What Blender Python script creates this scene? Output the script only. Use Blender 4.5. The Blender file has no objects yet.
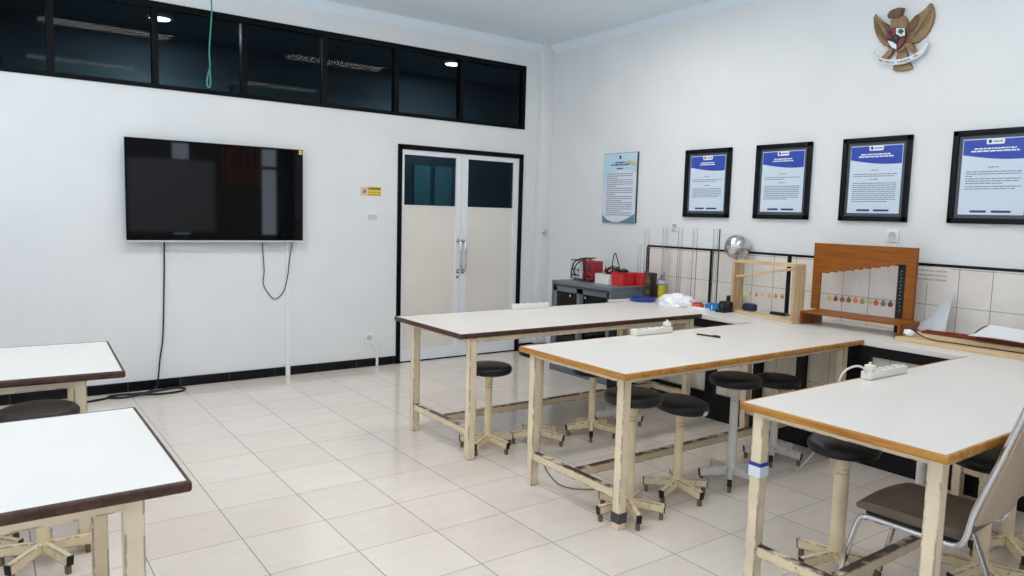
import bpy, bmesh, math, random
from mathutils import Vector, Matrix
random.seed(7)
S = bpy.context.scene
C = S.collection
PI = math.pi

# ------------------------------------------------------------------ materials
def srgb(r, g, b):
    f = lambda c: c/12.92 if c <= .04045 else ((c+.055)/1.055)**2.4
    return (f(r/255), f(g/255), f(b/255), 1)

MATS = {}
class NT:
    def __init__(s, name):
        s.m = bpy.data.materials.new(name); s.m.use_nodes = True
        s.t = s.m.node_tree; s.n = s.t.nodes; s.b = s.n['Principled BSDF']; s.out = s.n['Material Output']
        MATS[name] = s.m
    def new(s, typ, **k):
        n = s.n.new(typ)
        for a, v in k.items(): setattr(n, a, v)
        return n
    def link(s, a, b): s.t.links.new(a, b)
    def math(s, op, a, b=None, c=None):
        n = s.new('ShaderNodeMath', operation=op)
        for i, v in enumerate((a, b, c)):
            if v is None: continue
            if isinstance(v, (int, float)): n.inputs[i].default_value = v
            else: s.link(v, n.inputs[i])
        return n.outputs[0]
    def mix(s, fac, a, b):
        n = s.new('ShaderNodeMix', data_type='RGBA')
        for i, v in ((0, fac), (6, a), (7, b)):
            if isinstance(v, (int, float, tuple)): n.inputs[i].default_value = v
            else: s.link(v, n.inputs[i])
        return n.outputs[2]
    def noise(s, scale, detail=3, stretch=None, rough=.5):
        tc = s.new('ShaderNodeTexCoord'); n = s.new('ShaderNodeTexNoise')
        n.inputs['Scale'].default_value = scale; n.inputs['Detail'].default_value = detail; n.inputs['Roughness'].default_value = rough
        src = tc.outputs['Object']
        if stretch:
            mp = s.new('ShaderNodeMapping'); mp.inputs['Scale'].default_value = stretch
            s.link(src, mp.inputs[0]); src = mp.outputs[0]
        s.link(src, n.inputs['Vector'])
        return n.outputs['Fac']
    def ramp(s, fac, lo, hi):
        n = s.new('ShaderNodeMapRange'); n.clamp = True
        s.link(fac, n.inputs[0]); n.inputs[1].default_value = lo; n.inputs[2].default_value = hi
        return n.outputs[0]
    def geo_xyz(s):
        g = s.new('ShaderNodeNewGeometry'); x = s.new('ShaderNodeSeparateXYZ')
        s.link(g.outputs['Position'], x.inputs[0]); return x.outputs

def setb(b, col=None, rough=.5, metal=0., spec=.5):
    if col is not None: b.inputs['Base Color'].default_value = col
    b.inputs['Roughness'].default_value = rough; b.inputs['Metallic'].default_value = metal
    b.inputs['Specular IOR Level'].default_value = spec

def plain(name, col, rough=.5, metal=0., spec=.5, var=.06, scale=6., bump=0.):
    t = NT(name); setb(t.b, col, rough, metal, spec)
    if var:
        n = t.noise(scale, 4)
        dark = tuple(c*(1-var) for c in col[:3])+(1,); lite = tuple(min(1, c*(1+var)) for c in col[:3])+(1,)
        t.link(t.mix(t.ramp(n, .3, .7), dark, lite), t.b.inputs['Base Color'])
    if bump:
        bp = t.new('ShaderNodeBump'); bp.inputs['Strength'].default_value = bump; bp.inputs['Distance'].default_value = .003
        t.link(t.noise(scale*12, 3), bp.inputs['Height']); t.link(bp.outputs[0], t.b.inputs['Normal'])
    return t.m

def wood(name, c1, c2, axis, rough=.45, scale=9.):
    t = NT(name); setb(t.b, c1, rough, spec=.25)
    st = [14, 14, 14]; st[axis] = 1.1
    n = t.noise(scale*.35, 5, tuple(st), .6)
    t.link(t.mix(t.ramp(n, .32, .68), c1, c2), t.b.inputs['Base Color'])
    return t.m

def chipped(name, paint, chip, amount=.5, topwear=False):
    """painted steel, paint chipped off at the edges down to dark metal"""
    t = NT(name); setb(t.b, paint, .42)
    g = t.new('ShaderNodeNewGeometry'); bv = t.new('ShaderNodeBevel'); bv.samples = 4; bv.inputs['Radius'].default_value = .009
    dp = t.new('ShaderNodeVectorMath', operation='DOT_PRODUCT')
    t.link(g.outputs['Normal'], dp.inputs[0]); t.link(bv.outputs[0], dp.inputs[1])
    edge = t.ramp(t.math('SUBTRACT', 1., dp.outputs['Value']), .005, .08)
    n1 = t.noise(26, 5, (1, 1, .45), .7); n2 = t.noise(5, 4)
    e = t.math('MULTIPLY', edge, t.ramp(n1, .58-.16*amount, .63-.16*amount))
    spots = t.math('MULTIPLY', t.ramp(n1, .70-.05*amount, .74-.05*amount), t.ramp(n2, .5, .6))
    m = t.math('MAXIMUM', e, spots)
    if topwear:
        x = t.new('ShaderNodeSeparateXYZ'); t.link(g.outputs['Normal'], x.inputs[0])
        up = t.math('MULTIPLY', t.ramp(x.outputs[2], .6, .8), t.ramp(t.noise(11, 5), .36, .5))
        m = t.math('MAXIMUM', m, up)
    dirt = t.ramp(t.noise(7, 5), .35, .75)
    base = t.mix(dirt, paint, tuple(c*.82 for c in paint[:3])+(1,))
    t.link(t.mix(m, base, chip), t.b.inputs['Base Color'])
    return t.m

W_ = plain('wall_paint', srgb(232, 234, 234), .6, spec=.25, var=.02, scale=2.5)
CEIL = plain('ceiling_paint_cool_light', srgb(230, 241, 249), .7, spec=.2, var=.015, scale=2.)  # bluish white paint; part of the blue is cool daylight put into the colour
BASEB = plain('black_skirting_tile', srgb(20, 20, 23), .2, spec=.2, var=.25, scale=8)
GROUTW = plain('pale_grout', srgb(84, 84, 84), .7)
BLACKT = plain('black_ceramic_tile', srgb(17, 17, 20), .3, spec=.25, var=.2, scale=5)
BLACKF = plain('black_aluminium', srgb(9, 12, 15), .4, spec=.1, var=.1)
WHITEF = plain('white_aluminium', srgb(236, 239, 243), .35, var=.02)
PANEL = plain('cream_door_panel', srgb(233, 227, 217), .45, var=.03, scale=3)
LAMI = plain('white_laminate', srgb(230, 225, 218), .32, spec=.4, var=.015, scale=3)
EDGEB = wood('brown_edge_band', srgb(92, 64, 50), srgb(58, 40, 34), 1, .4)
EDGEO = wood('oak_edge_band', srgb(206, 150, 76), srgb(166, 108, 44), 1, .4)
CREAM = chipped('chipped_cream_paint', srgb(241, 221, 188), srgb(70, 54, 42), .75)
CREAMR = chipped('worn_cream_rail', srgb(235, 215, 180), srgb(62, 48, 38), .8, True)
WHITEP = chipped('chipped_white_paint', srgb(228, 224, 216), srgb(90, 78, 66), .25)
CHIPS = chipped('chipped_stool_paint', srgb(239, 219, 180), srgb(60, 46, 36), .8)
VINYL = plain('black_vinyl', srgb(20, 20, 22), .38, spec=.4, var=.25, scale=7, bump=.25)
VINYLB = plain('dusty_brown_vinyl', srgb(46, 38, 33), .5, spec=.3, var=.35, scale=10, bump=.25)
RUBBER = plain('black_rubber', srgb(20, 20, 20), .6)
CHROME = plain('chrome', srgb(215, 216, 220), .14, 1., var=.03)
STEEL = plain('brushed_steel', srgb(190, 192, 196), .28, 1., var=.05)
MIRROR = plain('polished_sphere_steel', srgb(205, 206, 208), .10, 1., var=.08, scale=16, bump=.5)
SEATBR = plain('brown_chair_vinyl', srgb(112, 96, 80), .5, var=.08, scale=20, bump=.2)
SHELL = plain('tan_chair_shell', srgb(186, 166, 140), .45, var=.05)
GREYMET = plain('blue_grey_steel', srgb(106, 114, 126), .4, var=.05)
DKGREY = plain('dark_grey_plastic', srgb(62, 64, 68), .45)
PLAST = plain('ivory_plastic', srgb(238, 234, 222), .4, var=.02)
WPLAST = plain('white_plastic', srgb(238, 240, 240), .35, var=.01)
CABLEB = plain('black_cable', srgb(18, 18, 20), .45)
CABLEW = plain('white_cable', srgb(226, 222, 212), .45)
CABLEG = plain('grey_cable', srgb(120, 108, 94), .5)
RED = plain('red_plastic', srgb(214, 42, 42), .35, var=.08)
DARKRED = plain('dark_red_metal', srgb(158, 44, 46), .4, var=.08)
LGREY = plain('light_grey_panel', srgb(196, 202, 204), .4, var=.05)
BLUE = plain('blue_plastic', srgb(40, 62, 150), .4, var=.08)
SKYB = plain('bright_blue_plastic', srgb(36, 120, 190), .35, var=.08)
NAVY = plain('navy_plastic', srgb(34, 40, 72), .45, var=.1)
ORANGE = plain('orange_plastic', srgb(226, 96, 48), .4)
YELLOWL = plain('yellow_liquid', srgb(226, 200, 60), .2)
DKBROWN = plain('dark_brown_wood', srgb(52, 38, 30), .4, var=.4, scale=14)
PINE_Z = wood('pine_upright', srgb(214, 188, 150), srgb(176, 142, 102), 2, .5)
PINE_Y = wood('pine_board', srgb(228, 204, 166), srgb(204, 172, 126), 1, .5)
VARN = wood('varnished_plywood', srgb(160, 94, 30), srgb(134, 74, 20), 1, .45)
VARNZ = wood('varnished_plywood_upright', srgb(152, 88, 30), srgb(126, 68, 20), 2, .45)
REDWOOD = wood('red_brown_board', srgb(150, 70, 46), srgb(110, 48, 34), 1, .4)
PAPER = plain('white_paper', srgb(240, 241, 244), .6, var=.01)
FRAMEB = plain('black_picture_frame', srgb(20, 23, 27), .35, spec=.15, var=.1)
MAT = plain('dark_grey_mount', srgb(78, 86, 94), .3, var=.1)
POST = plain('pale_blue_paper', srgb(212, 226, 238), .3, var=.015)
POST2 = plain('lilac_white_paper', srgb(222, 226, 238), .3, var=.015)
PBLUE = plain('royal_blue_print', srgb(52, 78, 178), .3, var=.08, scale=9)
PNAVY = plain('navy_print', srgb(44, 52, 110), .3)
PTXT = plain('grey_print', srgb(118, 128, 146), .5, var=0)
PTXTD = plain('dark_print', srgb(72, 78, 96), .5, var=0)
PWHITE = plain('white_print', srgb(238, 242, 246), .4, var=0)
PCYAN = plain('light_cyan_print', srgb(190, 222, 234), .3, var=.03)
PTEAL = plain('teal_print', srgb(92, 142, 158), .3, var=.06)
PORANGE = plain('sand_print', srgb(206, 190, 150), .3)
GOLD = plain('antique_gold', srgb(150, 122, 88), .45, .25, var=.18, scale=40, bump=.35)
GOLDD = plain('dark_gold', srgb(112, 88, 62), .5, .25, var=.18, scale=40, bump=.3)
EMRED = plain('emblem_red', srgb(136, 44, 56), .4)
EMBLK = plain('emblem_black', srgb(30, 30, 36), .4)
EMGRN = plain('emblem_green', srgb(30, 96, 78), .4)
EMWHT = plain('emblem_white', srgb(226, 232, 234), .4)
YELS = plain('yellow_sticker', srgb(232, 206, 78), .5, var=.04)
PINKS = plain('pale_pink_sticker', srgb(222, 200, 186), .5, var=.1, scale=60)
ROPE = plain('green_cord', srgb(70, 150, 128), .6, var=.1)
CURT = plain('brown_curtain', srgb(186, 112, 66), .8, var=.2, scale=3)
CURTD = plain('dark_curtain', srgb(58, 56, 64), .8, var=.2, scale=3)
BOARDW = plain('whiteboard', srgb(236, 238, 238), .3, var=.01)
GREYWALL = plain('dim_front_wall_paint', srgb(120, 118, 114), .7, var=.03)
CORR = plain('corridor_wall_paint', srgb(84, 98, 108), .7, var=.05)
TEALW = plain('corridor_teal_panel', srgb(104, 164, 170), .5, var=.15, scale=2)
TAPE = plain('white_tape', srgb(226, 232, 240), .4)
TAPEG = plain('grey_tape', srgb(74, 72, 72), .5)
FOIL = plain('white_plastic_sheet', srgb(246, 246, 250), .35, var=.03, scale=20, bump=.3)

def emis(name, col, strength):
    t = NT(name); setb(t.b, col, .5)
    t.b.inputs['Emission Color'].default_value = col; t.b.inputs['Emission Strength'].default_value = strength
    return t.m
LAMPM = emis('lamp_diffuser', (1, 1, 1, 1), 1.5)
LAMPC = emis('corridor_lamp_disc', (.95, 1, 1, 1), 22)

def tinted(name, col, rough=.02, spec=.25):
    t = NT(name)
    tr = t.new('ShaderNodeBsdfTransparent'); tr.inputs[0].default_value = col
    gl = t.new('ShaderNodeBsdfGlossy'); gl.inputs['Roughness'].default_value = rough
    fr = t.new('ShaderNodeFresnel'); fr.inputs[0].default_value = 1.0 + spec
    mx = t.new('ShaderNodeMixShader')
    t.link(fr.outputs[0], mx.inputs[0]); t.link(tr.outputs[0], mx.inputs[1]); t.link(gl.outputs[0], mx.inputs[2])
    t.link(mx.outputs[0], t.out.inputs[0]); return t.m
GLASSD = tinted('dark_tinted_glass', (.39, .44, .47, 1), .02, .12)
GLASSC = tinted('clear_thin_glass', (.985, .99, .99, 1), .03, .12)
GLASSCAB = tinted('smoky_cabinet_glass', (.3, .34, .36, 1), .05, .4)
PLFILM = None
def film():
    t = NT('translucent_plastic_film')
    tr = t.new('ShaderNodeBsdfTransparent'); tr.inputs[0].default_value = (.9, .92, .95, 1)
    mx = t.new('ShaderNodeMixShader'); mx.inputs[0].default_value = .55
    setb(t.b, srgb(230, 233, 238), .3)
    t.link(tr.outputs[0], mx.inputs[1]); t.link(t.b.outputs[0], mx.inputs[2]); t.link(mx.outputs[0], t.out.inputs[0]); return t.m
PLFILM = film()

def tile_floor():
    t = NT('cream_floor_tile'); setb(t.b, None, .13, spec=.5)
    x = t.geo_xyz(); T = .4
    def line(o, w):
        f = t.math('FRACT', t.math('ADD', t.math('DIVIDE', o, T), 100.))
        d = t.math('ABSOLUTE', t.math('SUBTRACT', f, .5))
        return t.math('GREATER_THAN', d, .5-w/T)
    g = t.math('MAXIMUM', line(x[0], .0022), line(x[1], .0016))
    cx = t.math('FLOOR', t.math('DIVIDE', x[0], T)); cy = t.math('FLOOR', t.math('DIVIDE', x[1], T))
    cb = t.new('ShaderNodeCombineXYZ'); t.link(cx, cb.inputs[0]); t.link(cy, cb.inputs[1])
    wn = t.new('ShaderNodeTexWhiteNoise', noise_dimensions='2D'); t.link(cb.outputs[0], wn.inputs['Vector'])
    c = t.mix(wn.outputs['Value'], srgb(229, 217, 205), srgb(235, 224, 213))
    c = t.mix(t.math('MULTIPLY', t.ramp(t.noise(5, 5, (1, 4, 1)), .4, .8), .35), c, srgb(214, 203, 190))
    t.link(t.mix(g, c, srgb(126, 118, 110)), t.b.inputs['Base Color'])
    r = t.math('ADD', .12, t.math('MULTIPLY', g, .5)); t.link(r, t.b.inputs['Roughness'])
    return t.m
FLOORM = tile_floor()

def tile_wall(name, a, b, oy, oz, tw, th):
    t = NT(name); setb(t.b, None, .25)
    x = t.geo_xyz()
    def line(o, off, T, w):
        f = t.math('FRACT', t.math('ADD', t.math('DIVIDE', t.math('SUBTRACT', o, off), T), 100.))
        return t.math('GREATER_THAN', t.math('ABSOLUTE', t.math('SUBTRACT', f, .5)), .5-w/T)
    g = t.math('MAXIMUM', line(x[1], oy, tw, .0022), line(x[2], oz, th, .0018))
    c = t.mix(t.ramp(t.noise(6, 4), .3, .75), a, b)
    t.link(t.mix(g, c, srgb(140, 134, 128)), t.b.inputs['Base Color']); return t.m
WTILE = tile_wall('cream_wall_tile', srgb(236, 230, 222), srgb(226, 218, 208), -.78, 1.0, .2, .25)
CTILE = tile_wall('cream_counter_tile', srgb(232, 226, 208), srgb(214, 204, 182), -.5, .2, .2, .25)

# ------------------------------------------------------------------ mesh helper
class MB:
    def __init__(s): s.bm = bmesh.new()
    def box(s, x0, x1, y0, y1, z0, z1, bev=0., seg=2, M=None):
        m = Matrix.Translation(((x0+x1)/2, (y0+y1)/2, (z0+z1)/2)) @ Matrix.Diagonal((abs(x1-x0), abs(y1-y0), abs(z1-z0), 1))
        if M is not None: m = M @ m
        r = bmesh.ops.create_cube(s.bm, size=1., matrix=m)
        if bev:
            es = list({e for v in r['verts'] for e in v.link_edges})
            bmesh.ops.bevel(s.bm, geom=es, offset=bev, segments=seg, profile=.5, affect='EDGES')
        return s
    def bar(s, a, b, w, h, bev=0.):
        """square bar from a to b, w across, h upwards"""
        a = Vector(a); b = Vector(b); d = b-a; L = d.length; d.normalize()
        up = Vector((0, 0, 1)) if abs(d.z) < .95 else Vector((0, 1, 0))
        sd = up.cross(d).normalized(); up = d.cross(sd)
        M = Matrix((d, sd, up)).transposed().to_4x4(); M.translation = (a+b)/2
        return s.box(-L/2, L/2, -w/2, w/2, -h/2, h/2, bev, 1, M)
    def tube(s, pts, r, n=8, closed=False):
        P = [Vector(p) for p in pts]; rings = []; k = len(P)
        nrm = None
        for i in range(k):
            if closed: d = P[(i+1) % k]-P[i-1]
            else: d = P[min(i+1, k-1)]-P[max(i-1, 0)]
            if d.length < 1e-9: d = Vector((0, 0, 1))
            d.normalize()
            if nrm is None:
                nrm = d.orthogonal().normalized()
            else:
                nrm = (nrm - d*nrm.dot(d))
                nrm = nrm.normalized() if nrm.length > 1e-6 else d.orthogonal().normalized()
            b = d.cross(nrm); rr = r[i] if isinstance(r, (list, tuple)) else r
            rings.append([s.bm.verts.new(P[i]+(nrm*math.cos(2*PI*j/n)+b*math.sin(2*PI*j/n))*rr) for j in range(n)])
        for i in range(k if closed else k-1):
            A, B = rings[i], rings[(i+1) % k]
            for j in range(n): s.bm.faces.new((A[j], A[(j+1) % n], B[(j+1) % n], B[j]))
        if not closed:
            s.bm.faces.new(rings[0][::-1]); s.bm.faces.new(rings[-1])
        return s
    def lathe(s, prof, c=(0, 0, 0), n=28, M=None):
        rings = []
        for r, z in prof:
            if r < 1e-6: vs = [s.bm.verts.new((c[0], c[1], c[2]+z))]
            else: vs = [s.bm.verts.new((c[0]+r*math.cos(2*PI*j/n), c[1]+r*math.sin(2*PI*j/n), c[2]+z)) for j in range(n)]
            rings.append(vs)
        for A, B in zip(rings, rings[1:]):
            if len(A) == 1 and len(B) == 1: continue
            for j in range(n):
                a, b = A[j % len(A)], A[(j+1) % n % len(A)]; d, e = B[j % len(B)], B[(j+1) % n % len(B)]
                f = [a]
                for v in (b, e, d):
                    if v not in f: f.append(v)
                if len(f) > 2: s.bm.faces.new(f)
        if len(rings[0]) > 1: s.bm.faces.new(rings[0][::-1])
        if len(rings[-1]) > 1: s.bm.faces.new(rings[-1])
        if M is not None: bmesh.ops.transform(s.bm, matrix=M, verts=[v for R in rings for v in R])
        return s
    def prism(s, pts, f0, f1, fn, bev=0.):
        """extrude polygon pts (2d) between depths f0 and f1; fn(u, v, d) -> 3d point"""
        A = [s.bm.verts.new(fn(u, v, f0)) for u, v in pts]; B = [s.bm.verts.new(fn(u, v, f1)) for u, v in pts]
        n = len(pts); fs = [s.bm.faces.new(A[::-1]), s.bm.faces.new(B)]
        for i in range(n): s.bm.faces.new((A[i], A[(i+1) % n], B[(i+1) % n], B[i]))
        if bev:
            bmesh.ops.bevel(s.bm, geom=list(fs[1].edges), offset=bev, segments=2, profile=.5, affect='EDGES')
        return s
    def ring(s, outer, inner, z0, z1, bev=0.):
        n = len(outer)
        L = [[s.bm.verts.new((x, y, z)) for x, y in P] for P, z in ((outer, z0), (outer, z1), (inner, z1), (inner, z0))]
        oe = []
        for k in range(4):
            A, B = L[k], L[(k+1) % 4]
            for i in range(n): s.bm.faces.new((A[i], A[(i+1) % n], B[(i+1) % n], B[i]))
        if bev:
            es = [e for k in (0, 1) for v in L[k] for e in v.link_edges if e.other_vert(v) in L[k]]
            bmesh.ops.bevel(s.bm, geom=list(set(es)), offset=bev, segments=3, profile=.5, affect='EDGES')
        return s

def obj(name, mb, mat, parent=None, smooth=True):
    bm = mb.bm
    bmesh.ops.recalc_face_normals(bm, faces=bm.faces)
    me = bpy.data.meshes.new(name); bm.to_mesh(me); bm.free()
    me.materials.append(mat)
    if smooth:
        for p in me.polygons: p.use_smooth = True
        me.set_sharp_from_angle(angle=math.radians(35))
    o = bpy.data.objects.new(name, me); C.objects.link(o)
    if parent is not None: o.parent = parent
    return o
def thing(name, label, cat, loc=(0, 0, 0), rz=0., group=None):
    o = bpy.data.objects.new(name, None); C.objects.link(o); o.empty_display_size = .1
    o.location = loc; o.rotation_euler = (0, 0, rz); o['label'] = label; o['category'] = cat
    if group: o['group'] = group
    return o
def tag(o, label, cat, group=None):
    o['label'] = label; o['category'] = cat
    if group: o['group'] = group
    return o
def struct(name, mb, mat, parent=None):
    o = obj(name, mb, mat, parent)
    if parent is None: o['kind'] = 'structure'
    return o
def lab(o, label): o['label'] = label; return o
def dup(root, loc, rz=0., label=None):
    r = root.copy(); C.objects.link(r); r.location = loc; r.rotation_euler = (0, 0, rz)
    if label: r['label'] = label
    for ch in list(root.children):
        c = ch.copy(); C.objects.link(c); c.parent = r
        for g in list(ch.children):
            d = g.copy(); C.objects.link(d); d.parent = c
    return r
def smoothpath(pts, n=6):
    P = [Vector(p) for p in pts]; out = []
    for i in range(len(P)-1):
        p0, p1, p2, p3 = P[max(i-1, 0)], P[i], P[i+1], P[min(i+2, len(P)-1)]
        for k in range(n):
            t = k/n
            out.append(.5*((2*p1)+(p2-p0)*t+(2*p0-5*p1+4*p2-p3)*t*t+(3*p1-p0-3*p2+p3)*t**3))
    out.append(P[-1]); return out

# ------------------------------------------------------------------ room
XL, XR, YF, YB, H = -3.4, 4.7, -6.0, 2.45, 3.4
TH = .12
struct('floor', MB().box(XL-.1, XR+.1, YF-.1, 5.2, -.1, 0), FLOORM)
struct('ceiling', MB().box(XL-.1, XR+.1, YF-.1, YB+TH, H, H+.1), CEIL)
DX0, DX1, DZ = 2.828, 4.361, 2.197
WZ0, WZ1 = 2.468, 3.150
WX0 = -3.0; WX1 = 4.37
w = MB()
w.box(XL, DX0, YB, YB+TH, 0, WZ0).box(DX0, DX1, YB, YB+TH, DZ, WZ0).box(DX1, XR+.1, YB, YB+TH, 0, WZ0)
w.box(XL, WX0, YB, YB+TH, WZ0, WZ1).box(WX1, XR+.1, YB, YB+TH, WZ0, WZ1).box(XL, XR+.1, YB, YB+TH, WZ1, H)
struct('wall_back', w, W_)
struct('wall_right', MB().box(XR, XR+.1, YF, YB, 0, H), W_)
lw = MB(); lwins = [(-4.9, -3.3), (-2.7, -1.1), (-.5, 1.1)]; y_ = YF
for a, b in lwins:
    lw.box(XL-.12, XL, y_, a, 0, H); lw.box(XL-.12, XL, a, b, 0, .95); lw.box(XL-.12, XL, a, b, 2.75, H); y_ = b
lw.box(XL-.12, XL, y_, YB, 0, H)
struct('wall_left', lw, W_)
for i, (a, b) in enumerate(lwins):
    f = MB().box(XL-.08, XL-.02, a, a+.05, .95, 2.75).box(XL-.08, XL-.02, b-.05, b, .95, 2.75).box(XL-.08, XL-.02, a, b, .95, 1.0).box(XL-.08, XL-.02, a, b, 2.7, 2.75).box(XL-.08, XL-.02, (a+b)/2-.025, (a+b)/2+.025, .95, 2.75)
    o = struct('window_%d' % (30+i), f, WHITEF)
    obj('pane', MB().box(XL-.053, XL-.047, a+.03, b-.03, .98, 2.72), GLASSC, o)
struct('trim_1', MB().box(4.545, XR, 2.36, YB, 0, H, .004), W_)               # corner pilaster
# front wall behind the camera, with its windows
fw = MB(); wins = [(-2.6, -1.3), (-.6, .9), (4.0, 4.4), (2.35, 2.75)]
wz0, wz1 = .95, 2.75
xs = sorted(wins); x = XL
for a, b in xs:
    fw.box(x, a, YF-.12, YF, 0, H); fw.box(a, b, YF-.12, YF, 0, wz0); fw.box(a, b, YF-.12, YF, wz1, H); x = b
fw.box(x, XR+.1, YF-.12, YF, 0, H)
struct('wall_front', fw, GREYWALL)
# cornice coving
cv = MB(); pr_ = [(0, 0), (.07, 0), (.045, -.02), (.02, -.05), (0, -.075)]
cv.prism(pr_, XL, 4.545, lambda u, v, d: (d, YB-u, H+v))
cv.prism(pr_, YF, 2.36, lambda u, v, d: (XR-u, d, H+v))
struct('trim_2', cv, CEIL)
# black skirting tile
def skirt(name, x0, x1):
    o = struct(name, MB().box(x0, x1, YB-.012, YB, 0, .082, .002, 1), BASEB)
    g = MB(); xx = x0+.4-((x0) % .4)
    while xx < x1:
        g.box(xx-.0015, xx+.0015, YB-.0126, YB-.011, 0, .0815); xx += .4
    obj('joint', g, GROUTW, o)
skirt('baseboard_back', XL, DX0)
skirt('baseboard_door_side', DX1, 4.545)
bp_ = struct('baseboard_pilaster', MB().box(4.533, 4.545, 2.348, YB-.012, 0, .082).box(4.533, XR, 2.348, 2.36, 0, .082), BASEB)
# clerestory windows
mull = [-2.97, -2.25, -1.52, -.79, -.06, .657, 1.358, 2.078, 2.806, 3.55, WX1]
for i, (a, b) in enumerate(zip(mull, mull[1:])):
    a0 = a-.02 if i else WX0; b0 = b-.02 if i < len(mull)-2 else WX1
    f = MB().ring([(a0, WZ0), (b0, WZ0), (b0, WZ1), (a0, WZ1)], [(a0+.042, WZ0+.035), (b0-.005 if i < len(mull)-2 else b0-.042, WZ0+.035), (b0-.005 if i < len(mull)-2 else b0-.042, WZ1-.05), (a0+.042, WZ1-.05)], 0, .07)
    bmesh.ops.transform(f.bm, matrix=Matrix(((1, 0, 0, 0), (0, 0, -1, YB+.06), (0, 1, 0, 0), (0, 0, 0, 1))), verts=f.bm.verts)
    o = struct('window_%d' % (i+1), f, BLACKF)
    obj('pane', MB().box(a0+.02, b0, YB+.028, YB+.033, WZ0+.02, WZ1-.03), GLASSD, o)
# double door
fr = MB().box(DX0, DX0+.043, YB-.02, YB+TH, 0, DZ, .003, 1).box(DX1-.043, DX1, YB-.02, YB+TH, 0, DZ, .003, 1).box(DX0, DX1, YB-.02, YB+TH, DZ-.045, DZ, .003, 1)
door = struct('door_1', fr, BLACKF)
obj('threshold', MB().box(DX0, DX1, YB+.004, YB+.1, 0, .012), BLACKF, door)
MID = 3.572
for (a, b, gl0, gl1) in ((DX0+.045, MID-.002, 2.906, 3.508), (MID+.002, DX1-.045, 3.655, 4.245)):
    y0, y1 = YB+.002, YB+.042
    lf = MB().box(a, gl0, y0, y1, .014, DZ-.047, .002, 1).box(gl1, b, y0, y1, .014, DZ-.047, .002, 1)
    lf.box(gl0, gl1, y0, y1, 2.1, DZ-.047, .002, 1).box(gl0, gl1, y0, y1, .014, .13, .002, 1).box(gl0, gl1, y0+.002, y1-.002, 1.592, 1.602)
    leaf = obj('leaf', lf, WHITEF, door)
    obj('panel', MB().box(gl0-.004, gl1+.004, y0+.012, y0+.026, .125, 1.595), PANEL, leaf)
    obj('pane', MB().box(gl0-.004, gl1+.004, y0+.016, y0+.021, 1.6, 2.105), GLASSD, leaf)
    hx = MID-.03 if a < 3 else MID+.03
    h = MB().tube(smoothpath([(hx, y0, 1.245), (hx, y0-.035, 1.245), (hx, y0-.06, 1.215), (hx, y0-.062, 1.09), (hx, y0-.06, .955), (hx, y0-.035, .925), (hx, y0, .925)], 5), .011, 10)
    for z in (1.245, .925): h.tube([(hx, y0+.001, z), (hx, y0-.008, z)], .023, 16)
    obj('handle', h, CHROME, leaf)
    if a < 3:
        obj('keyhole', MB().tube([(MID-.03, y0+.001, .86), (MID-.03, y0-.006, .86)], .013, 14), DKGREY, leaf)
# corridor behind the door and clerestory
struct('wall_corridor', MB().box(-3.4, 6.0, 5.0, 5.1, 0, 3.5).box(-3.5, -3.4, YB+TH, 5.1, 0, 3.5).box(6.0, 6.1, YB, 5.1, 0, 3.5).box(XR+.1, 6.0, YB, YB+TH, 0, 3.5), CORR)
struct('ceiling_corridor', MB().box(-3.5, 6.1, YB+TH, 5.1, 3.43, 3.5), CORR)
tw = MB()
for a, b in ((4.35, 4.6), (4.68, 4.95), (5.02, 5.1)): tw.box(a, b, 4.94, 4.999, .3, 2.18)
struct('trim_3', tw, TEALW)
tw = MB()
for a, b in ((-3.3, -.4), (-.3, 1.9), (2.0, 4.2)): tw.box(a, b, 4.95, 4.999, .3, 2.98)
struct('trim_6', tw, plain('corridor_grey_green_panel', srgb(92, 112, 116), .6, var=.12, scale=2))
for nm, loc, lb in (('corridor_lamp', (4.379, 4.015, 3.43), 'small round corridor lamp glowing through the clerestory pane above the double door'),
                    ('corridor_lamp', (1.013, 4.147, 3.43), 'small round corridor lamp glowing through the clerestory pane above the television')):
    t = thing(nm, lb, 'lamp', loc, 0, 'corridor ceiling lamps')
    obj('housing', MB().lathe([(.12, 0), (.12, -.02), (.1, -.03), (.1, -.0)], n=24), WHITEF, t)
    obj('diffuser', MB().lathe([(.095, -.022), (.09, -.034), (0, -.036)], n=24), LAMPC, t)
# rear windows and wall fittings (seen only as reflections in the television)
for i, (a, b) in enumerate(xs):
    f = MB().box(a, a+.05, YF-.08, YF-.02, wz0, wz1).box(b-.05, b, YF-.08, YF-.02, wz0, wz1).box(a, b, YF-.08, YF-.02, wz0, wz0+.05).box(a, b, YF-.08, YF-.02, wz1-.05, wz1).box(a, b, YF-.08, YF-.02, 2.3, 2.36)
    o = struct('window_%d' % (20+i), f, BLACKF)
    obj('pane', MB().box(a+.03, b-.03, YF-.052, YF-.046, wz0+.03, wz1-.03), GLASSC, o)
wb = thing('whiteboard', 'large whiteboard on the front wall, reflected in the dark television', 'whiteboard', (2.42, YF, 0))
obj('panel', MB().box(-.78, .72, .005, .03, 1.05, 2.38), BOARDW, wb)
obj('frame', MB().box(-.8, -.77, 0, .035, 1.03, 2.4).box(.71, .74, 0, .035, 1.03, 2.4).box(-.8, .74, 0, .035, 1.03, 1.06).box(-.8, .74, 0, .035, 2.37, 2.4), STEEL, wb)
def curtain(name, x0, x1, z0, z1, m, label):
    b = MB(); n = int((x1-x0)/.02); pts = [(x0+(x1-x0)*i/n, YF+.07+.025*math.sin(i*.9)) for i in range(n+1)]
    back = [(px, py+.006) for px, py in pts][::-1]
    b.prism(pts+back, z0, z1, lambda u, v, d: (u, v, d))
    return tag(obj(name, b, m), label, 'curtain')
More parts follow.
